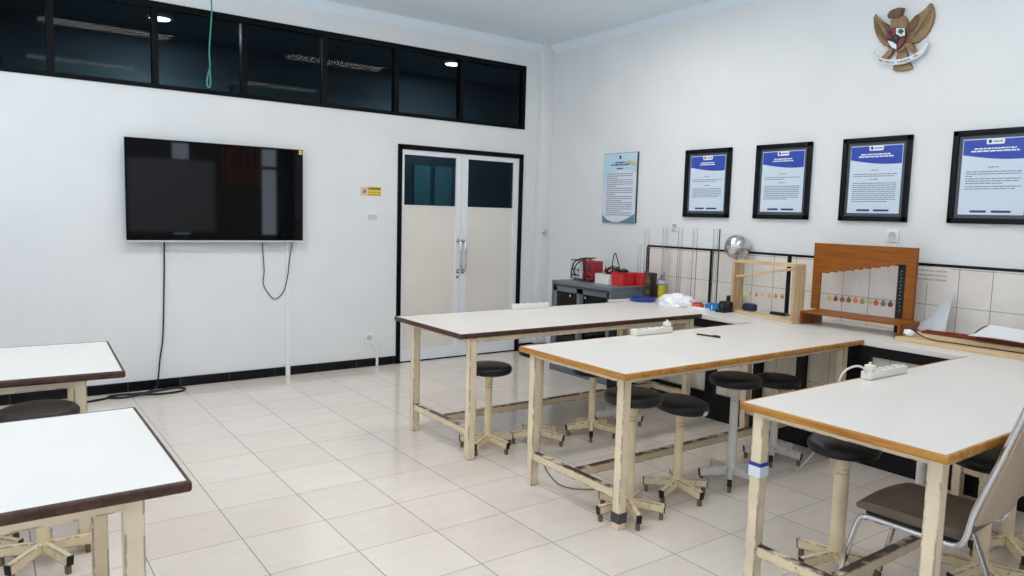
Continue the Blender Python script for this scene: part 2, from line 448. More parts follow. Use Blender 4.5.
curtain('curtain', 3.25, 4.02, 1.9, 2.75, CURT, 'brown curtain on the front wall, reflected in the television')
curtain('curtain', 4.3, 4.66, .7, 2.75, CURTD, 'dark full-length curtain in the front corner, reflected in the television')

# right wall wainscot: tile above the counter, black trims
struct('trim_4', MB().box(XR-.012, XR, YF, .80, .802, 1.262), WTILE)
bt = MB().box(XR-.016, XR, YF, .825, 1.262, 1.28).box(XR-.016, XR, .795, .835, 0, 1.262)
for y in (.05, -.72): bt.box(XR-.016, XR, y-.018, y+.018, .802, 1.262)
struct('trim_5', bt, BLACKT)

# ------------------------------------------------------------------ television
tv = thing('television', 'large flat black television mounted on the white wall left of the door', 'television', (1.12, YB, 1.232))
obj('wall_bracket', MB().box(-.3, .3, -.035, 0, .2, .6).box(-.25, -.2, -.05, -.03, .1, .7).box(.2, .25, -.05, -.03, .1, .7), DKGREY, tv)
obj('back_housing', MB().box(-.69, .69, -.075, -.035, .05, .75, .012, 3), DKGREY, tv)
SCR = NT('glossy_black_screen'); setb(SCR.b, srgb(12, 13, 16), .035, spec=.36); SCR = SCR.m
obj('bezel', MB().ring([(-.716, .012), (.716, .012), (.716, .826), (-.716, .826)], [(-.71, .02), (.71, .02), (.71, .82), (-.71, .82)], -.078, -.094), BLACKF, tv).matrix_local
for ch in list(tv.children):
    if ch.name.startswith('bezel'):
        for v in ch.data.vertices: v.co = (v.co.x, v.co.z, v.co.y)
obj('screen', MB().box(-.711, .711, -.091, -.072, .018, .822), SCR, tv)
obj('bottom_trim', MB().box(-.716, .716, -.098, -.07, 0, .015, .003, 1), LGREY, tv)
st = obj('energy_sticker', MB().box(.68, .71, -.0918, -.0908, .783, .82), YELS, tv)
obj('sticker_mark', MB().box(.69, .70, -.0923, -.0917, .796, .808), PNAVY, st)
tag(obj('power_cable', MB().tube(smoothpath([(.69, YB-.055, 1.32), (.69, YB-.03, 1.2), (.687, YB-.012, .916), (.671, YB-.01, .457), (.645, YB-.012, .265), (.624, YB-.03, .095), (.60, YB-.05, .02), (.5, YB-.12, .008)]), .006), CABLEB), 'black power cable hanging from the television down to the floor', 'cable')
tag(obj('signal_cable', MB().tube(smoothpath([(1.5, YB-.05, 1.32), (1.495, YB-.02, 1.22), (1.511, YB-.012, .98), (1.502, YB-.012, .855), (1.559, YB-.012, .754), (1.613, YB-.012, .715), (1.686, YB-.012, .785), (1.722, YB-.02, .93), (1.735, YB-.02, 1.05), (1.761, YB-.02, 1.22), (1.76, YB-.05, 1.32)]), .004), CABLEB), 'thin black cable looping below the right end of the television', 'cable')
coil = [(.5, YB-.13, .009), (.38, 2.33, .009), (.26, 2.34, .009), (.25, 2.27, .009), (.34, 2.235, .009), (.46, 2.26, .012), (.6, 2.33, .012), (.74, 2.375, .009), (.81, 2.33, .009), (.76, 2.24, .009), (.6, 2.22, .009), (.44, 2.24, .02), (.32, 2.30, .018), (.18, 2.25, .009), (-.05, 2.2, .009), (-.4, 2.22, .009), (-.9, 2.2, .009)]
tag(obj('extension_cable', MB().tube(smoothpath(coil, 8), .009), CABLEB), 'black cable lying in a loose coil on the floor below the television', 'cable')
tag(obj('cable_trunking', MB().box(1.705, 1.735, YB-.012, YB, .085, 1.24, .002, 1).box(1.70, 1.74, YB-.026, YB-.0125, 0, .12, .002, 1), WPLAST), 'white vertical cable trunking on the wall right of the television cables', 'trunking')
# wall socket left of the door
def socket(name, label, loc, facing, w=.085):
    t = thing(name, label, 'socket', loc, facing, 'white wall sockets')
    # local: plate in x-z plane, faces -y
    obj('plate', MB().box(-w/2, w/2, -.012, 0, -w/2, w/2, .004), WPLAST, t)
    obj('face', MB().lathe([(.03, 0), (.03, .004), (.027, .006), (.02, .002), (0, .002)], n=24, M=Matrix.Translation((0, -.011, 0)) @ Matrix.Rotation(PI/2, 4, 'X')), LGREY, t)
    h = MB()
    for s in (-1, 1): h.tube([(s*.009, -.0135, 0), (s*.009, -.0128, 0)], .003, 8)
    obj('contact_hole', h, DKGREY, t)
    return t
socket('wall_socket', 'round white wall socket near the floor left of the double door', (2.535, YB, .285), 0, .1)
tag(obj('cable_trunking', MB().tube(smoothpath([(2.56, YB-.012, .24), (2.60, YB-.012, .18), (2.615, YB-.012, .09), (2.615, YB-.022, .05), (2.61, YB-.025, .004)]), .013), WPLAST), 'short white cable duct running from the low socket down to the floor', 'trunking')
t = thing('light_switch', 'white light switch plate under the yellow sticker left of the door', 'switch', (2.557, YB, 1.475))
obj('plate', MB().box(-.055, .055, -.01, 0, -.035, .035, .003), WPLAST, t)
obj('rocker', MB().box(-.045, -.002, -.014, -.009, -.022, .022, .002).box(.002, .045, -.014, -.009, -.022, .022, .002), LGREY, t)
socket('wall_socket', 'white wall socket below and between the two right-hand framed posters', (XR, -1.518, 1.455), -PI/2)
socket('wall_socket', 'white wall socket below the framed poster nearest the room corner', (XR, .5, 1.465), -PI/2, .075)
t = thing('warning_sticker', 'small yellow warning sticker on the wall left of the double door', 'sticker', (2.545, YB, 1.72))
obj('sheet', MB().box(-.035, .107, -.002, 0, -.045, .045), YELS, t)
lab(obj('picture_patch', MB().box(-.108, -.034, -.002, 0, -.042, .04), PINKS, t), 'pale pictogram patch')
def words(b, u0, u1, v, hgt, fn, d0, d1, mean=.02, gap=.006):
    u = u0
    while u < u1-.3*mean:
        wd = min(u1-u, mean*random.uniform(.4, 1.7)); b.prism([(u, v), (u+wd, v), (u+wd, v+hgt), (u, v+hgt)], d0, d1, fn); u += wd+gap
fb = lambda u, v, d: (u, -d, v)
b = MB(); words(b, -.028, .1, .016, .02, fb, .0015, .003, .012, .003)
lab(obj('heading', b, plain('dark_green_print', srgb(70, 84, 34), .5, var=0), t), 'dark capital heading')
b = MB()
for v in (-.012, -.036): words(b, -.03, .1, v, .008, fb, .0015, .003, .016, .004)
b.prism([(-.09, -.015), (-.06, -.02), (-.05, .005), (-.07, .02)], .0015, .003, fb)
obj('body_text', b, plain('brown_print', srgb(168, 110, 60), .5, var=0), t)
# hook on the pilaster
t = thing('wall_hook', 'small metal hook on the corner pilaster right of the door', 'hook', (4.60, 2.36, 1.335))
obj('plate', MB().tube([(0, 0, .0), (0, -.006, 0)], .012, 14), STEEL, t)
obj('prong', MB().tube(smoothpath([(0, 0, 0), (0, -.03, 0), (0, -.045, .008), (0, -.048, .045)]), .005, 8).tube(smoothpath([(0, -.02, 0), (.02, -.03, -.012), (.03, -.035, .01)]), .004, 8), STEEL, t)
# green cord from the ceiling
pts = [(1.064, 2.33, H), (1.064, 2.335, 3.224), (1.067, 2.34, 3.112), (1.055, 2.345, 2.941), (1.046, 2.35, 2.798), (1.05, 2.35, 2.68), (1.033, 2.35, 2.611), (1.025, 2.35, 2.539), (1.035, 2.35, 2.512), (1.047, 2.35, 2.52), (1.053, 2.35, 2.557), (1.05, 2.354, 2.656), (1.052, 2.356, 2.74)]
tag(obj('green_cord', MB().tube(smoothpath(pts), .006), ROPE), 'green cord with a looped end hanging from the ceiling above the television', 'cord')

# ------------------------------------------------------------------ posters on the right wall
fr_ = lambda u, v, d: (-d, -u, v)          # local: faces -x, u to the right, v up
GRP = 'framed posters on the right wall'
def framed(cy, label, logo, rows, bigtitle):
    t = thing('framed_poster', label, 'poster', (XR, cy, 1.855), 0, GRP)
    o = MB(); W2, H2 = .25, .30; q = .036
    o.box(-.03, 0, -W2, -W2+q, -H2, H2, .004).box(-.03, 0, W2-q, W2, -H2, H2, .004).box(-.03, 0, -W2, W2, H2-q, H2, .004).box(-.03, 0, -W2, W2, -H2, -H2+q, .004)
    obj('frame', o, FRAMEB, t)
    obj('mount', MB().box(-.012, -.002, -W2+.02, W2-.02, -H2+.02, H2-.02), MAT, t)
    pw, ph = .19, .242
    sh = obj('sheet', MB().box(-.014, -.011, -pw, pw, -ph, ph), POST, t)
    hd = [(-pw+.004, ph-.006), (-pw+.004, ph-.10)]+[(-pw+.004+i*(2*pw-.008)/12, ph-.10-.035*math.sin(PI*i/12*.62+.0)) for i in range(1, 13)]+[(pw-.004, ph-.006)]
    h = obj('header_band', MB().prism(hd, .0135, .0152, fr_), PBLUE, sh)
    lt = [(-.052, ph-.002), (-.052, ph-.03), (-.046, ph-.038), (.046, ph-.038), (.052, ph-.03), (.052, ph-.002)]
    obj('logo_tab', MB().prism(lt, .0148, .0162, fr_), PWHITE, sh)
    b = MB().prism([(-.04, ph-.01), (-.04, ph-.024), (-.031, ph-.033), (-.022, ph-.024), (-.022, ph-.01)], .016, .0168, fr_); words(b, -.012, .044, ph-.024, .007, fr_, .016, .0168, .014, .003)
    obj('logo', b, PNAVY, sh)
    b = MB(); words(b, -bigtitle, bigtitle, ph-.068, .009, fr_, .015, .0162, .022, .005); words(b, -bigtitle*1.15, bigtitle*1.15, ph-.084, .009, fr_, .015, .0162, .026, .005)
    obj('title', b, PWHITE, sh)
    for grp in rows:
        b = MB()
        for (v, u0, u1) in grp: words(b, u0, u1, v, .0055, fr_, .0138, .0148, .024, .004)
        obj('text_block', b, PTXT, sh)
    b = MB()
    for u0, u1 in ((-.115, -.025), (.01, .115)):
        b.prism([(u0, -ph+.014), (u1, -ph+.014), (u1+.006, -ph+.021), (u1, -ph+.028), (u0, -ph+.028), (u0-.006, -ph+.021)], .0138, .0150, fr_)
    obj('footer_label', b, PNAVY, sh)
    return t
def rowset(groups):
    out = []
    for v0, n, full, head in groups:
        if head: out.append([(v0+.028, -.03, .03)])
        out.append([(v0-.0145*i, -.16, .16 if i < n-1 else full) for i in range(n)])
    return out
framed(.148, 'black-framed blue poster, nearest of the four to the room corner', 0, rowset([(.03, 2, .1, 1), (-.05, 6, .12, 1)]), .075)
framed(-.605, 'black-framed blue poster, second of the four from the room corner', 0, rowset([(.03, 2, .02, 1), (-.04, 8, .05, 1)]), .08)
framed(-1.36, 'black-framed blue poster above the wall socket and brown pendulum rack', 0, rowset([(.035, 2, .14, 1), (-.03, 10, .1, 1)]), .11)
framed(-2.125, 'black-framed poster cut by the right edge, text only in its upper half', 0, rowset([(.03, 3, -.12, 1), (-.015, 3, .06, 0), (-.065, 2, .14, 0)]), .12)
t = thing('wall_poster', 'unframed pale blue text poster beside the corner, above the grey cabinet', 'poster', (XR, 1.24, 1.83))
obj('board', MB().box(-.022, 0, -.238, .238, -.346, .346), DKGREY, t)
sh = obj('sheet', MB().box(-.0245, -.0215, -.234, .234, -.342, .342), POST2, t)
P_ = .342
obj('upper_tint', MB().prism([(-.23, P_), (-.23, .05), (-.19, .0), (-.15, .13), (.0, .19), (.23, .15), (.23, P_)], .0243, .0249, fr_), PCYAN, sh)
obj('ribbon_print', MB().prism([(.06, .25), (.23, .20), (.23, .24), (.12, .27)], .0247, .0254, fr_), PORANGE, sh)
obj('corner_print', MB().prism([(-.23, -P_), (-.23, -.27), (-.17, -.315), (-.08, -P_)], .0243, .025, fr_).prism([(.23, -P_), (.23, -.255), (.14, -.30), (.02, -P_)], .0243, .025, fr_), PTEAL, sh)
b = MB(); words(b, -.07, .07, .245, .012, fr_, .0248, .0256, .03, .006); words(b, -.13, .13, .222, .014, fr_, .0248, .0256, .03, .006); words(b, -.045, .045, .183, .014, fr_, .0248, .0256, .022, .005)
b.prism([(-.012, .285), (.012, .285), (.014, .31), (0, .325), (-.014, .31)], .0248, .0256, fr_)
obj('title', b, PNAVY, sh)
b = MB()
for i in range(21):
    v = .135-.0205*i
    words(b, -.18, .19 if i not in (2, 6, 10, 13, 18) else random.uniform(-.1, .1), v, .0075, fr_, .0244, .0252, .03, .005)
obj('body_text', b, PTXT, sh)
tag(obj('paper_note', MB().box(XR-.0145, XR-.012, -1.92, -1.69, 1.14, 1.255), plain('aged_paper_note', srgb(226, 221, 214), .6, var=.02)), 'pale paper note with faint lettering stuck on the tiles right of the rack', 'note')
b = MB(); fn = lambda u, v, d: (XR-d, u, v)
for v in (1.225, 1.195, 1.165): words(b, -1.9, -1.71, v, .012, fn, .0142, .0152, .014, .005)
o = obj('lettering', b, plain('faint_grey_print', srgb(176, 172, 172), .6, var=0)); o.parent = bpy.data.objects['paper_note']

# ------------------------------------------------------------------ emblem
EM = {
'wing': [[(-0.196, 0.199), (-0.184, 0.172), (-0.149, 0.14), (-0.103, 0.112), (-0.077, 0.076), (-0.06, 0.032), (-0.064, -0.012), (-0.08, -0.053), (-0.111, -0.039), (-0.143, -0.005), (-0.171, 0.039), (-0.193, 0.091), (-0.203, 0.145)],
 [(0.18, 0.197), (0.201, 0.159), (0.211, 0.112), (0.206, 0.063), (0.186, 0.013), (0.157, -0.023), (0.118, -0.049), (0.082, -0.055), (0.047, -0.034), (0.04, 0.028), (0.045, 0.06), (0.069, 0.103), (0.095, 0.127), (0.117, 0.135), (0.143, 0.157)]],
'shoulder': [[(0.11, 0.136), (0.117, 0.094), (0.105, 0.059), (0.082, 0.031), (0.054, 0.022), (0.041, 0.06), (0.069, 0.103), (0.09, 0.128)],
 [(-0.149, 0.14), (-0.103, 0.112), (-0.07, 0.076), (-0.075, 0.047), (-0.105, 0.074), (-0.129, 0.107)]],
'body': [(-0.05, 0.149), (-0.014, 0.154), (0.02, 0.14), (0.036, 0.109), (0.048, 0.061), (0.057, -0.034), (0.046, -0.078), (0.024, -0.098), (-0.014, -0.095), (-0.045, -0.064), (-0.07, -0.022), (-0.082, 0.056), (-0.072, 0.092), (-0.059, 0.118)],
'head': [(-0.092, 0.164), (-0.077, 0.189), (-0.054, 0.198), (-0.017, 0.192), (0.013, 0.194), (0.01, 0.177), (0.002, 0.164), (0.007, 0.143), (-0.003, 0.131), (-0.041, 0.133), (-0.057, 0.146), (-0.072, 0.15), (-0.086, 0.144)],
'tail': [(-0.015, -0.087), (0.043, -0.092), (0.057, -0.127), (0.063, -0.165), (0.089, -0.206), (0.092, -0.22), (0.063, -0.228), (0.016, -0.229), (-0.025, -0.223), (-0.043, -0.211), (-0.038, -0.178), (-0.02, -0.143)],
'leg': [[(-0.06, -0.056), (-0.033, -0.075), (-0.051, -0.11), (-0.074, -0.135), (-0.094, -0.127), (-0.123, -0.137), (-0.139, -0.125), (-0.109, -0.12), (-0.086, -0.105)],
 [(0.044, -0.05), (0.081, -0.047), (0.102, -0.078), (0.111, -0.109), (0.147, -0.118), (0.17, -0.13), (0.139, -0.139), (0.106, -0.13), (0.076, -0.102), (0.051, -0.079)]],
'shield': [(-0.088, 0.072), (-0.022, 0.068), (0.045, 0.054), (0.052, 0.004), (0.048, -0.041), (0.027, -0.071), (-0.005, -0.089), (-0.045, -0.064), (-0.07, -0.022), (-0.083, 0.023)],
'red': [[(-0.083, 0.067), (-0.027, 0.064), (-0.02, 0.013), (-0.071, -0.002), (-0.079, 0.025)], [(0.016, -0.017), (0.047, -0.004), (0.044, -0.039), (0.024, -0.066), (0.0, -0.082), (-0.002, -0.052)]],
'white': [[(-0.019, 0.063), (0.041, 0.05), (0.047, 0.003), (0.017, -0.001), (-0.015, 0.014)], [(-0.071, -0.012), (-0.037, -0.027), (-0.008, -0.051), (-0.005, -0.084), (-0.044, -0.06), (-0.063, -0.03)]],
'black': [(-0.044, 0.014), (-0.018, 0.022), (0.006, 0.01), (0.01, -0.016), (-0.003, -0.04), (-0.029, -0.03), (-0.042, -0.009)],
'tree': [(-0.003, 0.033), (0.002, 0.045), (0.014, 0.052), (0.031, 0.04), (0.039, 0.025), (0.028, 0.022), (0.023, 0.011), (0.014, 0.013), (0.015, 0.024), (0.004, 0.022)],
'bull': [(-0.071, 0.047), (-0.056, 0.052), (-0.042, 0.04), (-0.046, 0.02), (-0.061, 0.02)],
'star': [(-0.022, 0.002), (-0.017, 0.009), (-0.012, 0.0), (-0.004, -0.003), (-0.01, -0.007), (-0.008, -0.016), (-0.016, -0.01), (-0.023, -0.014), (-0.022, -0.005), (-0.029, 0.002)],
'ribbon': [(-0.14, -0.104), (-0.114, -0.124), (-0.073, -0.142), (-0.019, -0.153), (0.038, -0.154), (0.089, -0.143), (0.125, -0.13), (0.16, -0.11), (0.188, -0.072), (0.205, -0.075), (0.177, -0.134), (0.141, -0.158), (0.101, -0.175), (0.05, -0.187), (-0.007, -0.186), (-0.061, -0.175), (-0.102, -0.152), (-0.123, -0.129)],
'curl': [[(-0.191, -0.067), (-0.182, -0.053), (-0.156, -0.055), (-0.127, -0.079), (-0.096, -0.105), (-0.1, -0.114), (-0.131, -0.093), (-0.161, -0.069), (-0.172, -0.076)], [(0.167, -0.052), (0.179, -0.049), (0.188, -0.072), (0.204, -0.069), (0.2, -0.085), (0.185, -0.083), (0.174, -0.074)]],
}
em = thing('wall_emblem', 'golden eagle emblem with a shield and white ribbon, high on the right wall', 'emblem', (XR, -1.478, 2.822))
for pts in EM['wing']:
    wg = obj('wing', MB().prism(pts, .004, .03, fr_, .006), GOLD, em)
    # feather grooves: slim raised quills
    q = MB(); cx = sum(p[0] for p in pts)/len(pts)
    s = 1 if cx > 0 else -1
    for k in range(6):
        a = (s*(.075+.02*k), .0+.018*k-.02); e = (s*(.10+.018*k), .02+.03*k-.01)
        q.tube([fr_(a[0], a[1]-.012, .0305), fr_(e[0]+s*.012, e[1]+.02, .0305)], .0028, 6)
    obj('feather', q, GOLDD, wg)
for pts in EM['shoulder']: obj('wing_shoulder', MB().prism(pts, .02, .04, fr_, .006), GOLDD, em)
obj('tail', MB().prism(EM['tail'], .004, .026, fr_, .005), GOLD, em)
obj('body', MB().prism(EM['body'], .004, .05, fr_, .012), GOLD, em)
obj('head', MB().prism(EM['head'], .02, .062, fr_, .008), GOLDD, em)
for pts in EM['leg']: obj('leg', MB().prism(pts, .02, .052, fr_, .006), GOLD, em)
shd = obj('shield', MB().prism(EM['shield'], .045, .062, fr_, .003), EMBLK, em)
def many(L, d0, d1):
    b = MB()
    for p in L: b.prism(p, d0, d1, fr_)
    return b
lab(obj('red_field', many(EM['red'], .061, .064), EMRED, shd), 'dark red shield quarters')
lab(obj('white_field', many(EM['white'], .061, .064), EMWHT, shd), 'white shield quarters')
obj('centre_field', MB().prism(EM['black'], .061, .066, fr_), EMBLK, shd)
obj('tree_mark', MB().prism(EM['tree'], .063, .066, fr_), EMGRN, shd)
obj('bull_mark', MB().prism(EM['bull'], .063, .066, fr_), EMBLK, shd)
obj('star_mark', MB().prism(EM['star'], .065, .068, fr_), GOLDD, shd)
rb = obj('ribbon', MB().prism(EM['ribbon'], .045, .06, fr_, .002), EMWHT, em)
lab(obj('ribbon_curl', many(EM['curl'], .04, .05), EMWHT, em), 'white curled ribbon ends')
# motto along the curved ribbon
def glyph_mesh(ch, size):
    cu = bpy.data.curves.new('t', 'FONT'); cu.body = ch; cu.size = size; cu.extrude = .0008; cu.align_x = 'CENTER'
    o = bpy.data.objects.new('t', cu); C.objects.link(o)
    dg = bpy.context.evaluated_depsgraph_get(); me = bpy.data.meshes.new_from_object(o.evaluated_get(dg))
    bpy.data.objects.remove(o); bpy.data.curves.remove(cu); return me
path = [Vector((-.118, -.138)), Vector((-.067, -.158)), Vector((-.013, -.17)), Vector((.044, -.17)), Vector((.095, -.159)), Vector((.138, -.142))]
fine = [Vector(p[:2]) for p in smoothpath([(p.x, p.y, 0) for p in path], 12)]
txt = 'BHINNEKA TUNGGAL IKA'; b = MB()
for i, ch in enumerate(txt):
    if ch == ' ': continue
    k = (i+.5)/len(txt)*(len(fine)-1); i0 = int(k); p = fine[i0].lerp(fine[min(i0+1, len(fine)-1)], k-i0)
    d = (fine[min(i0+1, len(fine)-1)]-fine[max(i0-1, 0)]).normalized(); ang = math.atan2(d.y, d.x)
    me = glyph_mesh(ch, .022)
    M = Matrix(((0, 0, -1, -.0605), (-1, 0, 0, -p.x), (0, 1, 0, p.y), (0, 0, 0, 1))) @ Matrix.Rotation(ang, 4, 'Z') @ Matrix.Translation((0, -.0075, 0))
    me.transform(M); b.bm.from_mesh(me); bpy.data.meshes.remove(me)
obj('motto_text', b, EMBLK, rb, smooth=False)

# ------------------------------------------------------------------ counter along the right wall
CX = 4.0
ct = thing('wall_counter', 'long white-topped tiled counter running along the right wall', 'counter', (CX, -1.5, 0))
Y0, Y1 = -5.6, .62
def L(y): return y+1.5
obj('worktop', MB().box(0, .697, L(Y0), L(Y1), .765, .8, .003, 1), LAMI, ct)
body = MB().box(.03, .697, L(Y0), L(Y1-.02), .02, .764)
obj('body', body, CTILE, ct)
blk = MB().box(.004, .031, L(Y0), L(Y1-.02), .70, .766).box(.004, .031, L(Y0), L(Y1-.02), 0, .2)
for a, b_ in ((-.59, -.5), (-1.0, -.93), (-1.345, -1.275), (-1.79, -1.63), (-2.35, -2.25), (-2.75, -2.65), (-3.3, -3.2), (.02, .1), (.52, .6)):
    blk.box(.002, .031, L(a), L(b_), .2, .70)
lab(obj('tile_border', blk, BLACKT, ct), 'black tile border framing cream tile panels')

# ------------------------------------------------------------------ laboratory tables
def rrect(x0, x1, y0, y1, r, k=4, square_right=False):
    pts = []
    for cx, cy, a0 in ((x1-r, y1-r, 0), (x0+r, y1-r, 90), (x0+r, y0+r, 180), (x1-r, y0+r, 270)):
        for i in range(k+1):
            a = math.radians(a0+90*i/k)
            pts.append((cx+r*math.cos(a), cy+r*math.sin(a)))
    return pts
def lab_table(label, x0, x1, y0, y1, z, edge, lx, ly, group, frame_m=CREAM):
    cx, cy = (x0+x1)/2, (y0+y1)/2
    t = thing('lab_table', label, 'table', (cx, cy, 0), 0, group)
    hx, hy = (x1-x0)/2, (y1-y0)/2
    obj('tabletop', MB().box(-hx+.012, hx-.012 if x1 < 3.9 else hx, -hy+.012, hy-.012, z-.028, z), LAMI, t)
    if x1 > 3.9:      # the right end butts against the counter and has no edge band
        obj('edge_band', MB().box(-hx, -hx+.0125, -hy, hy, z-.030, z+.0012, .006, 3).box(-hx+.004, hx, -hy, -hy+.0125, z-.030, z+.0012, .006, 3).box(-hx+.004, hx, hy-.0125, hy, z-.030, z+.0012, .006, 3), edge, t)
    else: obj('edge_band', MB().ring(rrect(-hx, hx, -hy, hy, .008), rrect(-hx+.0125, hx-.0125, -hy+.0125, hy-.0125, .004), z-.030, z+.0012, .009), edge, t)
    (la, lb_), (lc, ld) = lx, ly       # outer extents of the leg frame
    la -= cx; lb_ -= cx; lc -= cy; ld -= cy; q = .05
    e = .003; zt, zb = z-.0315, z-.064
    ap = MB().box(la+q, lb_-q, lc+e, lc+.03, zb, zt).box(la+q, lb_-q, ld-.03, ld-e, zb, zt).box(la+e, la+.03, lc+q, ld-q, zb, zt).box(lb_-.03, lb_-e, lc+q, ld-q, zb, zt)
    obj('apron_frame', ap, frame_m, t)
    legs = []
    for xx in (la, lb_-q):
        for yy in (lc, ld-q):
            legs.append(obj('leg', MB().box(xx, xx+q, yy, yy+q, 0, z-.0315, .003, 1), frame_m, t))
        obj('crossbar', MB().box(xx+.006, xx+q-.006, lc+q, ld-q, .15, .195, .003, 1), CREAMR, t)
    m = (lc+ld)/2
    obj('stretcher', MB().box(la+q, lb_-q, m-.02, m+.02, .15, .195, .003, 1), CREAMR, t)
    return t, legs
GL = 'tables joined to the wall counter'; GF = 'tables at the left edge'
t1, l1 = lab_table('brown-edged white lab table nearest the door, joined to the wall counter', 1.79, 3.998, -.445, .435, .803, EDGEB, (1.875, 3.93), (-.425, .345), GL)
t2, l2 = lab_table('oak-edged white lab table between two others, pen lying on its top', 1.887, 3.998, -1.745, -.905, .80, EDGEO, (1.95, 3.93), (-1.68, -.925), GL)
t3, l3 = lab_table('oak-edged white lab table in the right foreground, chair pushed up to it', 1.945, 3.998, -3.143, -2.343, .80, EDGEO, (2.015, 3.95), (-3.1, -2.36), GL)
t4, l4 = lab_table('brown-edged white table at the left edge below the television', -2.2, -.018, -.605, .237, .80, EDGEB, (-2.1, -.165), (-.555, .2), GF)
rt4 = math.radians(2.66); t4.rotation_euler = (0, 0, -rt4); t4.location = (-.02-1.09*math.cos(rt4), -.184+1.09*math.sin(rt4), 0)
t5, l5 = lab_table('brown-edged white table in the left foreground corner', -2.28, -.10, -2.14, -1.257, .80, EDGEB, (-2.15, -.21), (-2.1, -1.31), GF)
# a grey tape cuff on the front leg of the middle table, a white tape on the right table's leg
def cuff(leg, z0, z1, m, nm, table):
    xs_ = [v.co.x for v in leg.data.vertices]; ys_ = [v.co.y for v in leg.data.vertices]
    e = .003
    o = obj(nm, MB().ring([(min(xs_)-e, min(ys_)-e), (max(xs_)+e, min(ys_)-e), (max(xs_)+e, max(ys_)+e), (min(xs_)-e, max(ys_)+e)], [(min(xs_), min(ys_)), (max(xs_), min(ys_)), (max(xs_), max(ys_)), (min(xs_), max(ys_))], z0, z1), m, leg)
    return o
lab(cuff(l2[0], .035, .085, TAPEG, 'tape_cuff', t2), 'dark grey tape cuff near the foot')
lab(cuff(l3[1], .485, .53, TAPE, 'tape_cuff', t3), 'white and blue tape')
lab(cuff(l3[1], .53, .545, BLUE, 'tape_edge', t3), 'blue edge of the tape')

# power strips on the far edges of the three right tables
def power_strip(label, x0, x1, y, z, plug):
    t = thing('power_strip', label, 'power strip', ((x0+x1)/2, y, z), 0, 'power strips on the tables')
    h = (x1-x0)/2
    obj('housing', MB().box(-h, h, -.026, .026, 0, .038, .005), PLAST, t)
    n = 5
    for i in range(n):
        cx = -h+.045+i*(2*h-.09)/(n-1)
        obj('socket', MB().lathe([(.019, .037), (.019, .041), (.016, .041), (.015, .0385), (0, .0385)], c=(cx, 0, 0), n=18), LGREY, t)
    if plug is not None:
        obj('plug', MB().box(plug-.02, plug+.02, -.02, .02, .039, .068, .006).tube(smoothpath([(plug, 0, .066), (plug+.0, 0, .08)]), .007), PLAST, t)
    return t
power_strip('cream power strip on the far edge of the brown-edged table by the door', 2.79, 3.125, .395, .8035, None)
power_strip('cream power strip with an upright plug on the middle table', 2.745, 3.08, -.94, .8015, .14)
ps = power_strip('cream power strip at the far edge of the right foreground table, white lead looping out', 2.835, 3.18, -2.385, .8015, -.14)
obj('lead', MB().tube(smoothpath([(-.17, 0, .03), (-.2, .005, .06), (-.235, .03, .062), (-.255, .07, .02), (-.262, .09, -.08), (-.16, .18, -.3), (.1, .39, -.5), (.34, .63, -.72), (.49, .755, -.7945)]), .005), CABLEW, ps)
tag(obj('floor_cable', MB().tube(smoothpath([(3.56, -1.61, .006), (3.434, -1.643, .006), (3.261, -1.658, .006), (3.17, -1.61, .006)]), .0032), CABLEW), 'thin white cable on the floor below the right foreground table', 'cable')
tag(obj('floor_cable', MB().tube(smoothpath([(2.30, -.60, .006), (2.282, -.642, .006), (2.177, -.834, .006), (2.128, -.943, .006), (2.096, -1.055, .006), (2.124, -1.145, .006), (2.221, -1.214, .006), (2.318, -1.265, .006), (2.45, -1.29, .006)]), .0035), CABLEG), 'thin grey cable curving over the floor below the middle table', 'cable')
p_ = thing('pen', 'dark pen lying on top of the middle oak-edged table', 'pen', (3.167, -1.18, .8065), math.atan2(-.145, .035))
obj('barrel', MB().tube([(-.075, 0, 0), (.05, 0, 0)], .0052, 12), CABLEB, p_)
obj('cap', MB().tube([(.03, 0, 0), (.082, 0, 0)], .0062, 12).box(.035, .075, -.001, .001, .005, .009), NAVY, p_)

